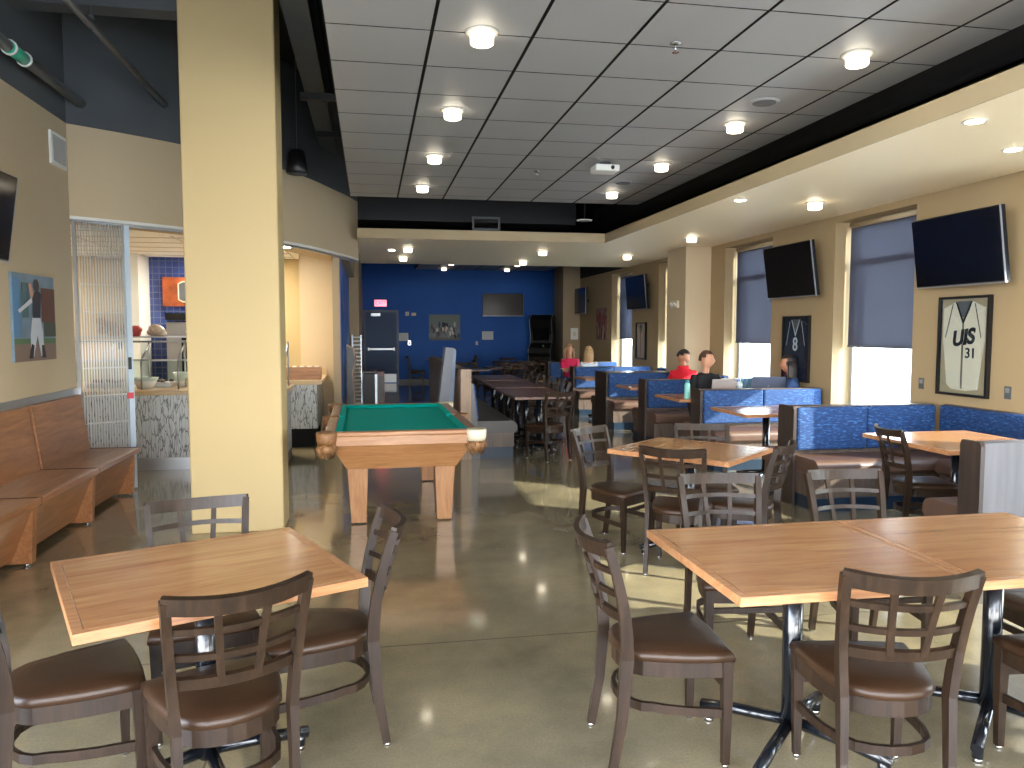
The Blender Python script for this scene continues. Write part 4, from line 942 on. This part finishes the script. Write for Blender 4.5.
# items along hall-left wall
t = thing('blue_mural', 'tall blue mural panel with pale strokes on the wall by the serving area', 'mural', (-0.418, 11.32, 0))
MB().b2(0, 0.012, 0, 4.6, 0.5, 2.62).build('mural_sheet', mat('mural_blue', (18, 62, 140), 0.4, var=(30, 80, 160), vscale=2), t)
m = MB()
for y0, z0, y1, z1 in [(0.2, 2.5, 1.2, 1.9), (1.0, 1.2, 2.6, 2.5), (0.5, 0.6, 0.8, 1.7), (3.2, 1.0, 3.8, 2.4), (2.0, 0.6, 3.6, 1.2), (4.0, 0.7, 4.3, 2.3)]:
    d = 0.12; m.prism([(y0, z0), (y0 + d, z0), (y1 + d, z1), (y1, z1)], 0.002, 0, 'x', 0.012)
m.build('printed_stroke', mat('mural_pale', (120, 170, 220), 0.4), t)
t = thing('wire_rack', 'tall white slatted rack in the hall corner left of the navy door', 'rack', (-0.36, 15.7, 0))
m = MB()
for k in range(18): m.b2(0.02, 0.17, 0.0, 0.22, 0.12 + k * 0.078, 0.14 + k * 0.078)
m.build('shelf_slat', M['white'], t)['label'] = 'white slats'
MB().b2(0, 0.02, 0, 0.24, 0, 1.5).b2(0.17, 0.19, 0, 0.24, 0, 1.5).build('upright', M['alum'], t)
t = thing('curved_cabinet', 'black cabinet with a curved brown wooden edge against the hall left wall', 'cabinet', (-0.41, 13.6, 0))
cv = [(0, 0), (0.14, 0), (0.13, 0.5), (0.10, 0.85), (0.16, 1.1), (0.12, 1.28), (0, 1.34)]
MB().prism(cv, 0.7, 0, 'y', 0).build('body', M['blackplastic'], t)
m = MB(); m.sweep([(0.145, -0.01, 0), (0.135, -0.01, 0.5), (0.105, -0.01, 0.85), (0.165, -0.01, 1.1), (0.125, -0.01, 1.28), (0.0, -0.01, 1.35)], 0.03, 0.03, side=(0, 1, 0)); m.build('wood_edge', M['poollegwood'], t)
t = thing('waste_bin', 'grey square waste bin with black lid in the hall before the navy door', 'bin', (-0.19, 16.9, 0))
MB().b2(0, 0.32, 0, 0.34, 0.0, 0.66, 0, 0.01).build('body', mat('bin_grey', (96, 98, 106), 0.5), t); MB().b2(-0.01, 0.33, -0.01, 0.35, 0.66, 0.72, 0, 0.01).build('lid', M['blackplastic'], t); MB().b2(0.28, 0.33, -0.012, 0.0, 0, 0.64).build('corner_trim', M['alum'], t)
t = thing('wooden_box', 'narrow brown wooden cabinet beside the grey waste bin', 'cabinet', (0.15, 17.1, 0))
MB().b2(0, 0.15, 0, 0.4, 0, 0.68, 0, 0.004).build('body', wood('redbrown', (80, 44, 32), (104, 60, 44), (120, 72, 54), 'z', 1, 0.4), t); MB().b2(0.02, 0.13, -0.012, 0, 0.05, 0.6).build('door', M['boothdark'], t)

# ------------------------------------------------------------------ serving area
t = thing('serving_counter', 'long serving counter with branching-line front panels behind the grille', 'counter', (-4.6, 9.35, 0))
MB().b2(0, 3.6, 0, 0.75, 0.12, 0.86).build('front_panel', M['wavy'], t); MB().b2(0, 3.6, -0.02, 0.0, 0, 0.14).build('kick_plate', M['steel'], t); MB().b2(0, 3.6, 0.0, 0.75, 0, 0.12).build('plinth', M['blackplastic'], t)
MB().b2(-0.02, 3.64, -0.06, 0.82, 0.86, 0.91, 0, 0.004).build('worktop', M['stone'], t)
t = thing('side_counter', 'counter with branching-line panels just behind the cream pillar', 'counter', (-1.75, 10.75, 0))
MB().b2(0, 1.03, 0, 1.4, 0.26, 0.86).build('front_panel', M['wavy'], t); MB().b2(0.03, 0.98, 0.08, 1.4, 0, 0.26).build('plinth', M['black'], t); MB().b2(-0.03, 1.10, -0.05, 1.43, 0.86, 0.915, 0, 0.004).build('worktop', M['stone'], t); MB().b2(0.0, 1.08, 1.40, 1.43, 0.915, 1.02).build('backsplash', M['stone'], t)
t = thing('cutlery_box', 'low wooden dispenser box on the side counter', 'box', (-1.2, 10.95, 0.915))
MB().b2(0, 0.52, 0, 0.28, 0, 0.17, 0, 0.004).build('body', M['poolwood'], t); MB().b2(-0.006, 0.526, -0.008, 0.0, 0.10, 0.118).build('front_lip', M['benchwood'], t)
m = MB()
for k in range(5): m.cyl((0.06 + k * 0.1, 0.14, 0.17), (0.06 + k * 0.1, 0.14, 0.185), 0.03)
m.build('cup_lid', M['white'], t)
# sneeze guard
t = thing('sneeze_guard', 'glass sneeze guard on steel posts over the serving counter', 'sneeze guard', (-4.4, 9.5, 0.912))
for k in range(9):
    m = MB(); x = 0.2 + k * 0.4; m.cyl((x, 0.0, 0), (x, 0.0, 0.34), 0.012); m.cyl((x, 0.35, 0), (x, 0.35, 0.55), 0.012)
    m.cyl((x, 0.0, 0.34), (x, 0.35, 0.52), 0.010); m.build('guard_post', M['steel'], t)
MB().cyl((0, 0.0, 0.34), (3.3, 0.0, 0.34), 0.012).cyl((0, 0.35, 0.55), (3.3, 0.35, 0.55), 0.012).b2(0, 3.3, 0.0, 0.35, 0.60, 0.615).build('shelf_frame', M['steel'], t)
MB().b2(0, 3.3, 0.02, 0.33, 0.555, 0.565).b2(0, 3.3, -0.005, 0.003, 0.10, 0.33).build('glass_panel', M['glassy'], t)
GFd = 'food and ware on the serving counter'
def bowl(x, y, z, r, h, m_, lab, name='serving_bowl'):
    t = MB().lathe([(0, 0), (r * 0.55, 0), (r, h), (r - 0.008, h), (r * 0.5, 0.01), (0, 0.01)], (0, 0, 0)).build(name, m_); t.location = (x, y, z); return tag(t, lab, 'bowl', GFd)
cer = mat('white_ceramic', (214, 212, 206), 0.25)
bowl(-2.62, 9.72, 0.912, 0.15, 0.13, cer, 'white bowl on the serving counter under the glass guard')
bowl(-2.25, 9.9, 0.912, 0.1, 0.18, cer, 'tall white tub on the serving counter near the pillar')
for x, n_, l_, col in [(-3.0, 'bread_bag', 'clear bag of rolls heaped on the guard shelf near the grille', (196, 160, 120)), (-2.75, 'snack_bag', 'red and white packet on the guard shelf', (206, 92, 84)), (-2.5, 'snack_bag', 'pale packet on the guard shelf right of the red one', (214, 196, 176)), (-2.02, 'bread_bag', 'white bag heaped on the guard shelf beside the pillar', (224, 208, 186))]:
    m = MB()
    for k in range(5): m.sph((random.uniform(-0.07, 0.07), random.uniform(-0.05, 0.05), 0.05 + 0.035 * k * (1 if x < -2.9 else 0.4)), (0.08, 0.07, 0.05), n=10, m=7)
    o = m.build(n_, mat(n_ + '_wrap', col, 0.35, var=tuple(max(0, v - 40) for v in col), vscale=25)); o.location = (x, 9.68, 1.512); tag(o, l_, 'food', GFd)
for x, l_ in ((-3.1, 'steel food pan with dark food by the grille'), (-2.55, 'steel food pan with salad tongs beyond the white bowl')):
    t = thing('food_pan', l_, 'food pan', (x, 9.95, 0.912), 0, GFd); MB().b2(-0.2, 0.2, -0.12, 0.12, 0, 0.06, 0, 0.006).build('pan', M['steel'], t)
    m = MB()
    for k in range(14): m.sph((random.uniform(-0.16, 0.16), random.uniform(-0.09, 0.09), 0.065), 0.03, n=8, m=6)
    m.build('food', mat('greens', (54, 60, 44), 0.7, var=(90, 50, 40), vscale=20), t)
t = thing('menu_poster', 'orange menu poster with an added glow and dark badge on the blue tiled wall', 'menu board', (-3.24, 13.18, 1.98))
MB().b2(0, 1.3, -0.05, 0, 0, 0.46).build('panel', mat('orange_food', (190, 96, 50), 0.4, var=(84, 40, 24), vscale=4, emit=(150, 70, 36), estr=0.03), t)  # poster print with a faint emission added
MB().prism([(0.23, 0.10), (0.30, 0.06), (0.73, 0.06), (0.80, 0.10), (0.80, 0.36), (0.73, 0.40), (0.30, 0.40), (0.23, 0.36)], 0.004, 0, 'y', -0.055).build('badge', mat('cream_print', (220, 200, 170), 0.5), t)
MB().prism([(0.25, 0.11), (0.31, 0.08), (0.72, 0.08), (0.78, 0.11), (0.78, 0.35), (0.72, 0.38), (0.31, 0.38), (0.25, 0.35)], 0.004, 0, 'y', -0.059).build('badge_field', M['dark'], t)
t = thing('reach_in_oven', 'steel kitchen equipment below the orange menu picture', 'oven', (-3.05, 12.5, 0))
MB().b2(0, 1.1, 0, 0.65, 0, 1.72, 0, 0.01).build('cabinet', M['steel'], t); MB().b2(0.22, 0.9, -0.02, 0, 0.9, 1.5).build('door', M['screen'], t); MB().b2(-0.0, 1.1, -0.05, 0.65, 1.75, 1.86).build('hood', M['blackplastic'], t)
t = thing('hanging_tools', 'dark utensils hanging on the pale kitchen wall', 'utensils', (-3.9, 13.15, 1.4)); MB().cyl((0, 0, 0.5), (0, 0, 0), 0.015).sph((0, 0, -0.03), (0.05, 0.02, 0.08)).build('ladle', M['blackplastic'], t); MB().b2(0.14, 0.2, -0.03, 0, -0.1, 0.55).build('spatula', M['blackplastic'], t)
for x, y in ((-5.6, 10.6), (-2.2, 12.5), (-1.75, 11.0), (-5.6, 12.4)):  # added panels, placed out of view to brighten the serving room
    t = thing('hidden_fill_panel', 'flat white fill light added out of view in the serving room, %s' % ('near the %s' % ('side counter' if x > -2 else 'grille' if y < 11 else 'tiled wall')), 'ceiling light', (x, y, 2.752), 0, 'hidden fill lights of the serving room')
    MB().b2(-0.3, 0.3, -0.3, 0.3, -0.012, 0).build('frame', M['white'], t); MB().b2(-0.28, 0.28, -0.28, 0.28, -0.016, -0.012).build('diffuser', M['ledwhite'], t)
t = thing('recessed_light', 'round light under the curved bulkhead beside the pillar', 'ceiling light', (-1.08, 10.3, BZ0)); MB().lathe([(0, 0), (0.09, 0), (0.09, -0.01), (0, -0.012)]).build('lens', M['ledwhite'], t)

# folding grille
t = thing('folding_grille', 'silver folding security grille stacked at the left of the serving opening', 'security grille', (-2.74, 7.98, 0))
m = MB(); P0 = []
for k in range(33):
    u = k / 32; x = 0.03 + 0.32 * u; y = 0.04 + 0.23 * u + (0.09 if k % 2 else -0.02); P0.append((x, y)); m.cyl((x, y, 0.03), (x, y, 2.62), 0.0065, n=8)
for j in range(10):
    z = 0.15 + j * 0.27
    for (a, b), (c, d) in zip(P0[:-1], P0[1:]): m.cyl((a, b, z), (c, d, z), 0.005, n=6)
m.build('grille_lattice', mat('bright_rod', (214, 216, 216), 0.3, 0.3), t)
MB().box((0.385, 0.25, 1.32), (0.05, 0.05, 2.60), 0, (0, 0, 0.6)).build('lead_post', mat('pale_blue_post', (192, 208, 222), 0.35), t)
MB().box((0.392, 0.221, 1.27), (0.03, 0.012, 0.12), 0, (0, 0, 0.6)).build('lock', M['blackplastic'], t); MB().box((0.388, 0.222, 0.95), (0.058, 0.012, 0.06), 0, (0, 0, 0.6)).build('red_sticker', mat('red_sticker', (214, 70, 80), 0.5), t)
MB().box((0.005, -0.01, 1.32), (0.03, 0.03, 2.62)).build('wall_channel', M['steel'], t)
struct(arcband('trim_3', 0.035, 0.08, BZ0 - 0.04, BZ0, M['steel']))


# ------------------------------------------------------------------ people
def head_mesh(bm, c, yaw, pitch, k):
    """head with face, looking along local +y; slots 0 skin, 1 eye, 2 lip"""
    R_ = Matrix.Translation(c) @ Euler((pitch, 0, yaw)).to_matrix().to_4x4() @ Matrix.Scale(k, 4)
    r = bmesh.ops.create_uvsphere(bm, u_segments=24, v_segments=18, radius=1.0)
    for v in r['verts']:
        x, y, z = v.co
        jaw = 1.0 - 0.28 * max(0, -z) ** 1.3
        X_, Y_, Z_ = x * 0.074 * jaw, y * 0.094 * (1 - 0.12 * max(0, -z)), z * 0.112
        if y > 0.2:
            n_ = math.exp(-((x / 0.20) ** 2)) * math.exp(-(((z + 0.12) / 0.22) ** 2)); Y_ += 0.022 * n_           # nose
            e_ = sum(math.exp(-(((x - sx * 0.42) / 0.2) ** 2) - (((z - 0.08) / 0.14) ** 2)) for sx in (-1, 1)); Y_ -= 0.010 * e_   # eye sockets
            Y_ += 0.006 * math.exp(-((x / 0.35) ** 2) - (((z + 0.5) / 0.12) ** 2))                                 # mouth
            Y_ += 0.008 * math.exp(-((x / 0.3) ** 2) - (((z + 0.82) / 0.15) ** 2))                                 # chin
        v.co = R_ @ Vector((X_, Y_, Z_))
    for f in {f for v in r['verts'] for f in v.link_faces}: f.smooth = True; f.material_index = 0
    def ball(p, rad, mi):
        q = bmesh.ops.create_uvsphere(bm, u_segments=10, v_segments=7, radius=1.0)
        for v in q['verts']: v.co = R_ @ (Vector(p) + Vector((v.co.x * rad[0], v.co.y * rad[1], v.co.z * rad[2])))
        for f in {f for v in q['verts'] for f in v.link_faces}: f.smooth = True; f.material_index = mi
    for sx in (-1, 1):
        ball((sx * 0.031, 0.078, 0.008), (0.012, 0.007, 0.006), 1)
        ball((sx * 0.075, -0.004, -0.004), (0.010, 0.020, 0.030), 0)
    ball((0, 0.088, -0.056), (0.022, 0.007, 0.006), 2)
    return R_
def skin_mesh(nodes, edges, name):
    """nodes: list of (co, radius); grows a joined tapering surface"""
    me = new_me(name); me.from_pydata([n[0] for n in nodes], edges, [])
    o = bpy.data.objects.new(name, me); C.objects.link(o)
    md = o.modifiers.new('skin', 'SKIN'); md.use_smooth_shade = True
    for i, n in enumerate(nodes):
        v = me.skin_vertices[0].data[i]; r = n[1]; v.radius = r if isinstance(r, tuple) else (r, r); v.use_root = (i == 0)
    ss = o.modifiers.new('ss', 'SUBSURF'); ss.levels = 1; ss.render_levels = 1
    bpy.context.view_layer.update()
    out = bpy.data.meshes.new_from_object(o.evaluated_get(bpy.context.evaluated_depsgraph_get()))
    bpy.data.objects.remove(o); return out
def person(lab, loc, rz, shirt, trousers, hairc, hair='long', k=0.93, lean=0.08, yaw=0.0, pitch=0.0, hands=((-0.14, 0.38, 0.80), (0.14, 0.38, 0.80)), skin='skin', sleeve=0.75, extra=None):
    t = thing('person', lab, 'person', loc, rz)
    z0 = 0.47
    H_ = lambda x, y, z: (x * k, y * k, z0 + (z) * k)
    ly = lambda z: lean * z / 0.55
    pel = H_(0, 0, 0.10); wai = H_(0, ly(0.25), 0.27); che = H_(0, ly(0.42) - 0.01, 0.45); nk = H_(0, ly(0.57), 0.585); nk2 = H_(0, ly(0.60) + 0.015, 0.66)
    hd = Vector(H_(0, ly(0.62) + 0.035, 0.755))
    N_ = [(pel, (0.12 * k, 0.09 * k)), (wai, (0.10 * k, 0.075 * k)), (che, (0.085 * k, 0.055 * k)), (nk, (0.05 * k, 0.05 * k)), (nk2, 0.048 * k), (tuple(hd), 0.06 * k)]
    E_ = [(0, 1), (1, 2), (2, 3), (3, 4), (4, 5)]
    arms = []; legs = []
    for si, s in enumerate((-1, 1)):
        sh = H_(s * 0.165, ly(0.52), 0.52); hand = Vector(hands[si]); hx = Vector((hand.x, hand.y, hand.z))
        shv = Vector(sh); up_, fo = 0.28 * k, 0.25 * k
        d = hx - shv; L = min(d.length, (up_ + fo) * 0.99); dn = d.normalized(); a = (up_ ** 2 - fo ** 2 + L * L) / (2 * L); hgt = math.sqrt(max(up_ ** 2 - a * a, 0.0))
        pole = Vector((s * 0.5, -0.35, -1)); pole = (pole - dn * pole.dot(dn)).normalized()
        el = shv + dn * a + pole * hgt; wr = shv + dn * L
        i0 = len(N_); N_ += [(sh, 0.036 * k), (tuple(shv.lerp(el, 0.5)), 0.036 * k), (tuple(el), 0.038 * k), (tuple(el.lerp(wr, 0.5)), 0.034 * k), (tuple(wr), (0.026 * k, 0.022 * k))]
        E_ += [(2, i0), (i0, i0 + 1), (i0 + 1, i0 + 2), (i0 + 2, i0 + 3), (i0 + 3, i0 + 4)]
        arms.append((shv, el, wr))
        f = (wr - el).normalized(); f = Vector((f.x, f.y, f.z * 0.3)).normalized(); sd = Vector((0, 0, 1)).cross(f).normalized()
        pm = wr + f * 0.055 * k; N_.append((tuple(pm), (0.036 * k, 0.016 * k))); pi = len(N_) - 1; E_.append((i0 + 4, pi))
        for q, (off, ln) in enumerate(((-0.027, 0.062), (-0.009, 0.074), (0.009, 0.070), (0.027, 0.054))):
            b0 = pm + f * 0.03 * k + sd * off * k; b1 = b0 + (f * 0.55 * ln + Vector((0, 0, -0.004))) * k; b2 = b0 + (f * ln * 0.95 + Vector((0, 0, -0.02))) * k
            j = len(N_); N_ += [(tuple(b0), 0.0095 * k), (tuple(b1), 0.0085 * k), (tuple(b2), 0.007 * k)]; E_ += [(pi, j), (j, j + 1), (j + 1, j + 2)]
        tb = wr + f * 0.02 * k - sd * s * 0.03 * k; tb2 = tb + (f * 0.035 - sd * s * 0.022) * k
        j = len(N_); N_ += [(tuple(tb), 0.011 * k), (tuple(tb2), 0.008 * k)]; E_ += [(i0 + 4, j), (j, j + 1)]
        hp = H_(s * 0.085, 0.04, 0.07); kn = H_(s * 0.12, 0.43, 0.085); an = (kn[0], kn[1] + 0.02, 0.085); to = (kn[0], kn[1] + 0.16, 0.035)
        j = len(N_); N_ += [(hp, 0.085 * k), (kn, 0.058 * k), ((an[0], an[1], 0.3), 0.05 * k), (an, 0.036 * k), (to, (0.035 * k, 0.025 * k))]; E_ += [(0, j), (j, j + 1), (j + 1, j + 2), (j + 2, j + 3), (j + 3, j + 4)]
        legs.append((Vector(hp), Vector(kn), Vector(an), Vector(to)))
    me = skin_mesh(N_, E_, 'body')
    bm = bmesh.new(); bm.from_mesh(me); R_ = head_mesh(bm, hd, yaw, pitch, k); bm.to_mesh(me); bm.free()
    me.materials.clear()
    for m_ in (M[skin], M['eye'], M['lip']): me.materials.append(m_)
    b = bpy.data.objects.new('body', me); C.objects.link(b); b.parent = t
    # clothing follows the same skeleton, a little larger
    SN = [(pel, (0.165 * k, 0.125 * k)), (wai, (0.145 * k, 0.115 * k)), (che, (0.175 * k, 0.145 * k)), (H_(0, ly(0.55), 0.575), (0.085 * k, 0.08 * k))]; SE = [(0, 1), (1, 2), (2, 3)]
    for shv, el, wr in arms:
        i0 = len(SN); e2 = el.lerp(wr, max(0.0, sleeve * 2 - 1))
        if sleeve > 0.5: SN += [((shv.x, shv.y, shv.z - 0.012), 0.074 * k), (tuple(shv.lerp(el, 0.5)), 0.058 * k), (tuple(el), 0.05 * k), (tuple(e2), 0.04 * k)]; SE += [(2, i0), (i0, i0 + 1), (i0 + 1, i0 + 2), (i0 + 2, i0 + 3)]
        else: SN += [((shv.x, shv.y, shv.z - 0.012), 0.074 * k), (tuple(shv.lerp(el, 0.75)), 0.056 * k)]; SE += [(2, i0), (i0, i0 + 1)]
    sm = skin_mesh(SN, SE, 'shirt'); sm.materials.clear(); sm.materials.append(shirt); so = bpy.data.objects.new('shirt', sm); C.objects.link(so); so.parent = t
    TN = [(pel, (0.16 * k, 0.118 * k))]; TE = []
    for hp, kn, an, to in legs:
        i0 = len(TN); TN += [(tuple(hp), 0.094 * k), (tuple(kn), 0.068 * k), ((an.x, an.y, 0.3), 0.06 * k), ((an.x, an.y, 0.13), 0.05 * k)]; TE += [(0, i0), (i0, i0 + 1), (i0 + 1, i0 + 2), (i0 + 2, i0 + 3)]
    tm = skin_mesh(TN, TE, 'trousers'); tm.materials.clear(); tm.materials.append(trousers); o = bpy.data.objects.new('trousers', tm); C.objects.link(o); o.parent = t
    for hp, kn, an, to in legs:
        MB().sph((an.x, an.y + 0.05, 0.05), (0.042, 0.125, 0.048), n=14, m=8).build('shoe', M['blackplastic'], t)
    # hair
    m = MB()
    r = bmesh.ops.create_uvsphere(m.bm, u_segments=22, v_segments=16, radius=1.0)
    dele = []
    for v in r['verts']:
        x, y, z = v.co
        if y > 0.35 and z < 0.55 and not (abs(x) > 0.85): dele.append(v)
        elif z < (-0.35 if hair == 'short' else -0.6): dele.append(v)
        elif hair == 'short' and y > -0.25 and z < 0.12: dele.append(v)
    bmesh.ops.delete(m.bm, geom=dele, context='VERTS')
    for v in m.bm.verts:
        x, y, z = v.co; wv = 1 + 0.03 * math.sin(9 * x + 5 * z)
        v.co = R_ @ Vector((x * 0.088 * wv, (y - 0.10) * 0.106 * wv, 0.012 + z * 0.126 * wv))
    for f in m.bm.faces: f.smooth = True
    if hair == 'long':
        for q in range(17):
            a = PI * (1.0 + q / 16.0); cx_, cy_ = 0.082 * math.cos(a), 0.092 * math.sin(a) - 0.004
            P_ = [R_ @ Vector((cx_ * 0.95, cy_, 0.04)), R_ @ Vector((cx_ * 1.12, cy_ * 1.05, -0.06)), R_ @ Vector((cx_ * 1.2, cy_ * 1.02 + 0.01, -0.16)), R_ @ Vector((cx_ * 1.12, cy_ + 0.015, -0.26 - 0.02 * (q % 3)))]
            m.tube(P_, [0.020, 0.022, 0.019, 0.006], n=7)
    elif hair == 'bun': m.sph(R_ @ Vector((0, -0.13, 0.02)), 0.045)
    m.build('hair', hairc, t)
    if extra: extra(t, R_, k)
    return t
hb = lambda n, c, v: mat(n, c, 0.5, var=v, vscale=30, vstretch=(3, 3, 0.4))
blond, brown, blk = hb('blond_hair', (150, 112, 76), (196, 164, 120)), hb('brown_hair', (60, 40, 30), (90, 62, 44)), hb('black_hair', (20, 17, 18), (44, 38, 38))
denim = mat('denim', (62, 84, 116), 0.8, var=(84, 108, 140), vscale=30)
def head_band(t, R_, k):
    MB().lathe([(0.088, 0.0), (0.093, 0.006), (0.088, 0.012)], (0, 0, 0), n=20).build('headband', mat('pale_band', (220, 190, 150), 0.5), t).matrix_local = R_ @ Matrix.Translation((0, 0.0, 0.075)) @ Euler((-0.25, 0, 0)).to_matrix().to_4x4()
place_chair(4.10, 15.58, 160, 'dark chair under the person in the pink shirt', GF)
person('person in a pink shirt with long light hair and folded arms', (4.10, 15.60, 0), math.radians(160), mat('pink_shirt', (214, 34, 84), 0.8), denim, hb('light_brown_hair', (128, 88, 60), (190, 150, 110)), 'long', 0.95, 0.06, 0.15, -0.1, ((0.05, 0.26, 0.80), (-0.05, 0.29, 0.83)), sleeve=0.45)
person('person in a pale top with wavy blond hair seen from behind', (4.24, 14.60, 0), math.radians(5), mat('pale_top', (206, 214, 228), 0.8), denim, blond, 'long', 0.92, 0.05, 0.3, 0.0, sleeve=0.9)
def hood(t, R_, k):
    m = MB(); m.lathe([(0.050, -0.03), (0.078, -0.01), (0.086, 0.02), (0.078, 0.045), (0.064, 0.03), (0.050, -0.01)], (0, 0.0, 0), n=18); o = m.build('hood', M['redcloth'], t)
    o.matrix_local = Matrix.Translation(R_.translation + Vector((0, -0.055, -0.165)))
M['redcloth'] = mat('red_hoodie_cloth', (206, 18, 40), 0.85)
person('person in a red hoodie with short dark hair bending over the table', (4.55, 10.70, 0), math.radians(-20), M['redcloth'], denim, blk, 'short', 0.95, 0.20, -1.9, -0.35, ((-0.12, 0.42, 0.80), (0.12, 0.42, 0.80)), skin='skin2', sleeve=0.95, extra=hood)
person('person in a black top with short brown hair behind the open silver laptop', (4.42, 9.72, 0), math.radians(180), mat('black_top', (22, 22, 28), 0.8), mat('dark_trousers', (30, 32, 40), 0.8), brown, 'short', 0.97, 0.05, 0.9, 0.0, sleeve=0.9)
person('person with long black hair and a blue top at the window side', (5.28, 8.82, 0), math.radians(62), mat('navy_top', (38, 66, 110), 0.8), mat('dark_trousers_b', (32, 34, 42), 0.8), blk, 'long', 0.93, 0.10, 0.1, -0.1, sleeve=0.95, skin='skin2')

# ------------------------------------------------------------------ things on the booth tables
def laptop(lab, x, y, rz, w_, m_, open_=1.85, d_=0.22):
    """hinge at local y=0, keyboard toward +y, lid rises over the hinge with its back toward -y"""
    t = thing('laptop', lab, 'laptop', (x, y, 0.761), rz, 'laptops on the booth tables')
    MB().b2(-w_ / 2, w_ / 2, 0, d_, 0, 0.014, 0, 0.004).build('base', m_, t)
    MB().b2(-w_ / 2 + 0.02, w_ / 2 - 0.02, 0.02, d_ * 0.6, 0.0142, 0.0152).build('keyboard', M['blackplastic'], t)
    l = MB().b2(-w_ / 2, w_ / 2, -0.007, 0.0, 0, d_, 0, 0.003).build('lid', m_, t); l.location = (0, 0, 0.012); l.rotation_euler = (0.25, 0, 0)
    s_ = MB().b2(-w_ / 2 + 0.01, w_ / 2 - 0.01, 0.0, 0.001, 0.015, d_ - 0.01).build('screen', M['screen'], l)
    MB().cyl((0, -0.0072, d_ * 0.52), (0, -0.008, d_ * 0.52), 0.012).build('lid_mark', M['steel'], l)
    return t
laptop('open silver laptop in front of the person in the black top', 4.36, 9.02, math.radians(-8), 0.31, mat('silver_alu', (176, 168, 166), 0.35, 0.4))
laptop('open dark laptop with a streaked lid, between the silver one and the big one', 4.78, 9.22, math.radians(10), 0.26, mat('streaked_lid', (52, 84, 128), 0.3, var=(150, 190, 214), vscale=9, vstretch=(6, 6, 0.5)))
laptop('open large grey laptop before the person with long black hair', 4.95, 8.98, math.radians(-22), 0.40, mat('slate_alu', (112, 122, 146), 0.3, 0.5), d_=0.25)
t = thing('iced_drink', 'clear cup with a domed lid between the laptops', 'cup', (4.56, 8.98, 0.761))
MB().lathe([(0.028, 0), (0.042, 0.14), (0.040, 0.14), (0.026, 0.004)], n=18).build('cup', mat('cup_plastic', (196, 210, 214), 0.1, alpha=0.6), t)
MB().lathe([(0.044, 0.14), (0.044, 0.15), (0.034, 0.18), (0.012, 0.195), (0.0, 0.196)], n=18).build('dome_lid', mat('lid_plastic', (220, 226, 226), 0.1, alpha=0.6), t); MB().cyl((0, 0, 0.08), (0.02, 0, 0.26), 0.004).build('straw', M['white'], t)
t = thing('water_bottle', 'teal water bottle standing at the aisle end of the laptop table', 'bottle', (3.80, 8.83, 0.761))
MB().lathe([(0, 0), (0.034, 0), (0.036, 0.02), (0.036, 0.17), (0.022, 0.20), (0.0, 0.2)], n=18).build('body', mat('teal_bottle', (120, 190, 180), 0.3), t); MB().lathe([(0, 0.2), (0.022, 0.2), (0.022, 0.235), (0, 0.238)]).build('cap', mat('teal_cap', (50, 110, 120), 0.4), t)
t = thing('cup_lid', 'tiny white cup lid lying on the table behind the second booth', 'lid', (4.02, 8.95, 0.7605)); MB().lathe([(0, 0), (0.04, 0), (0.036, 0.018), (0, 0.02)]).build('shell', M['white'], t)
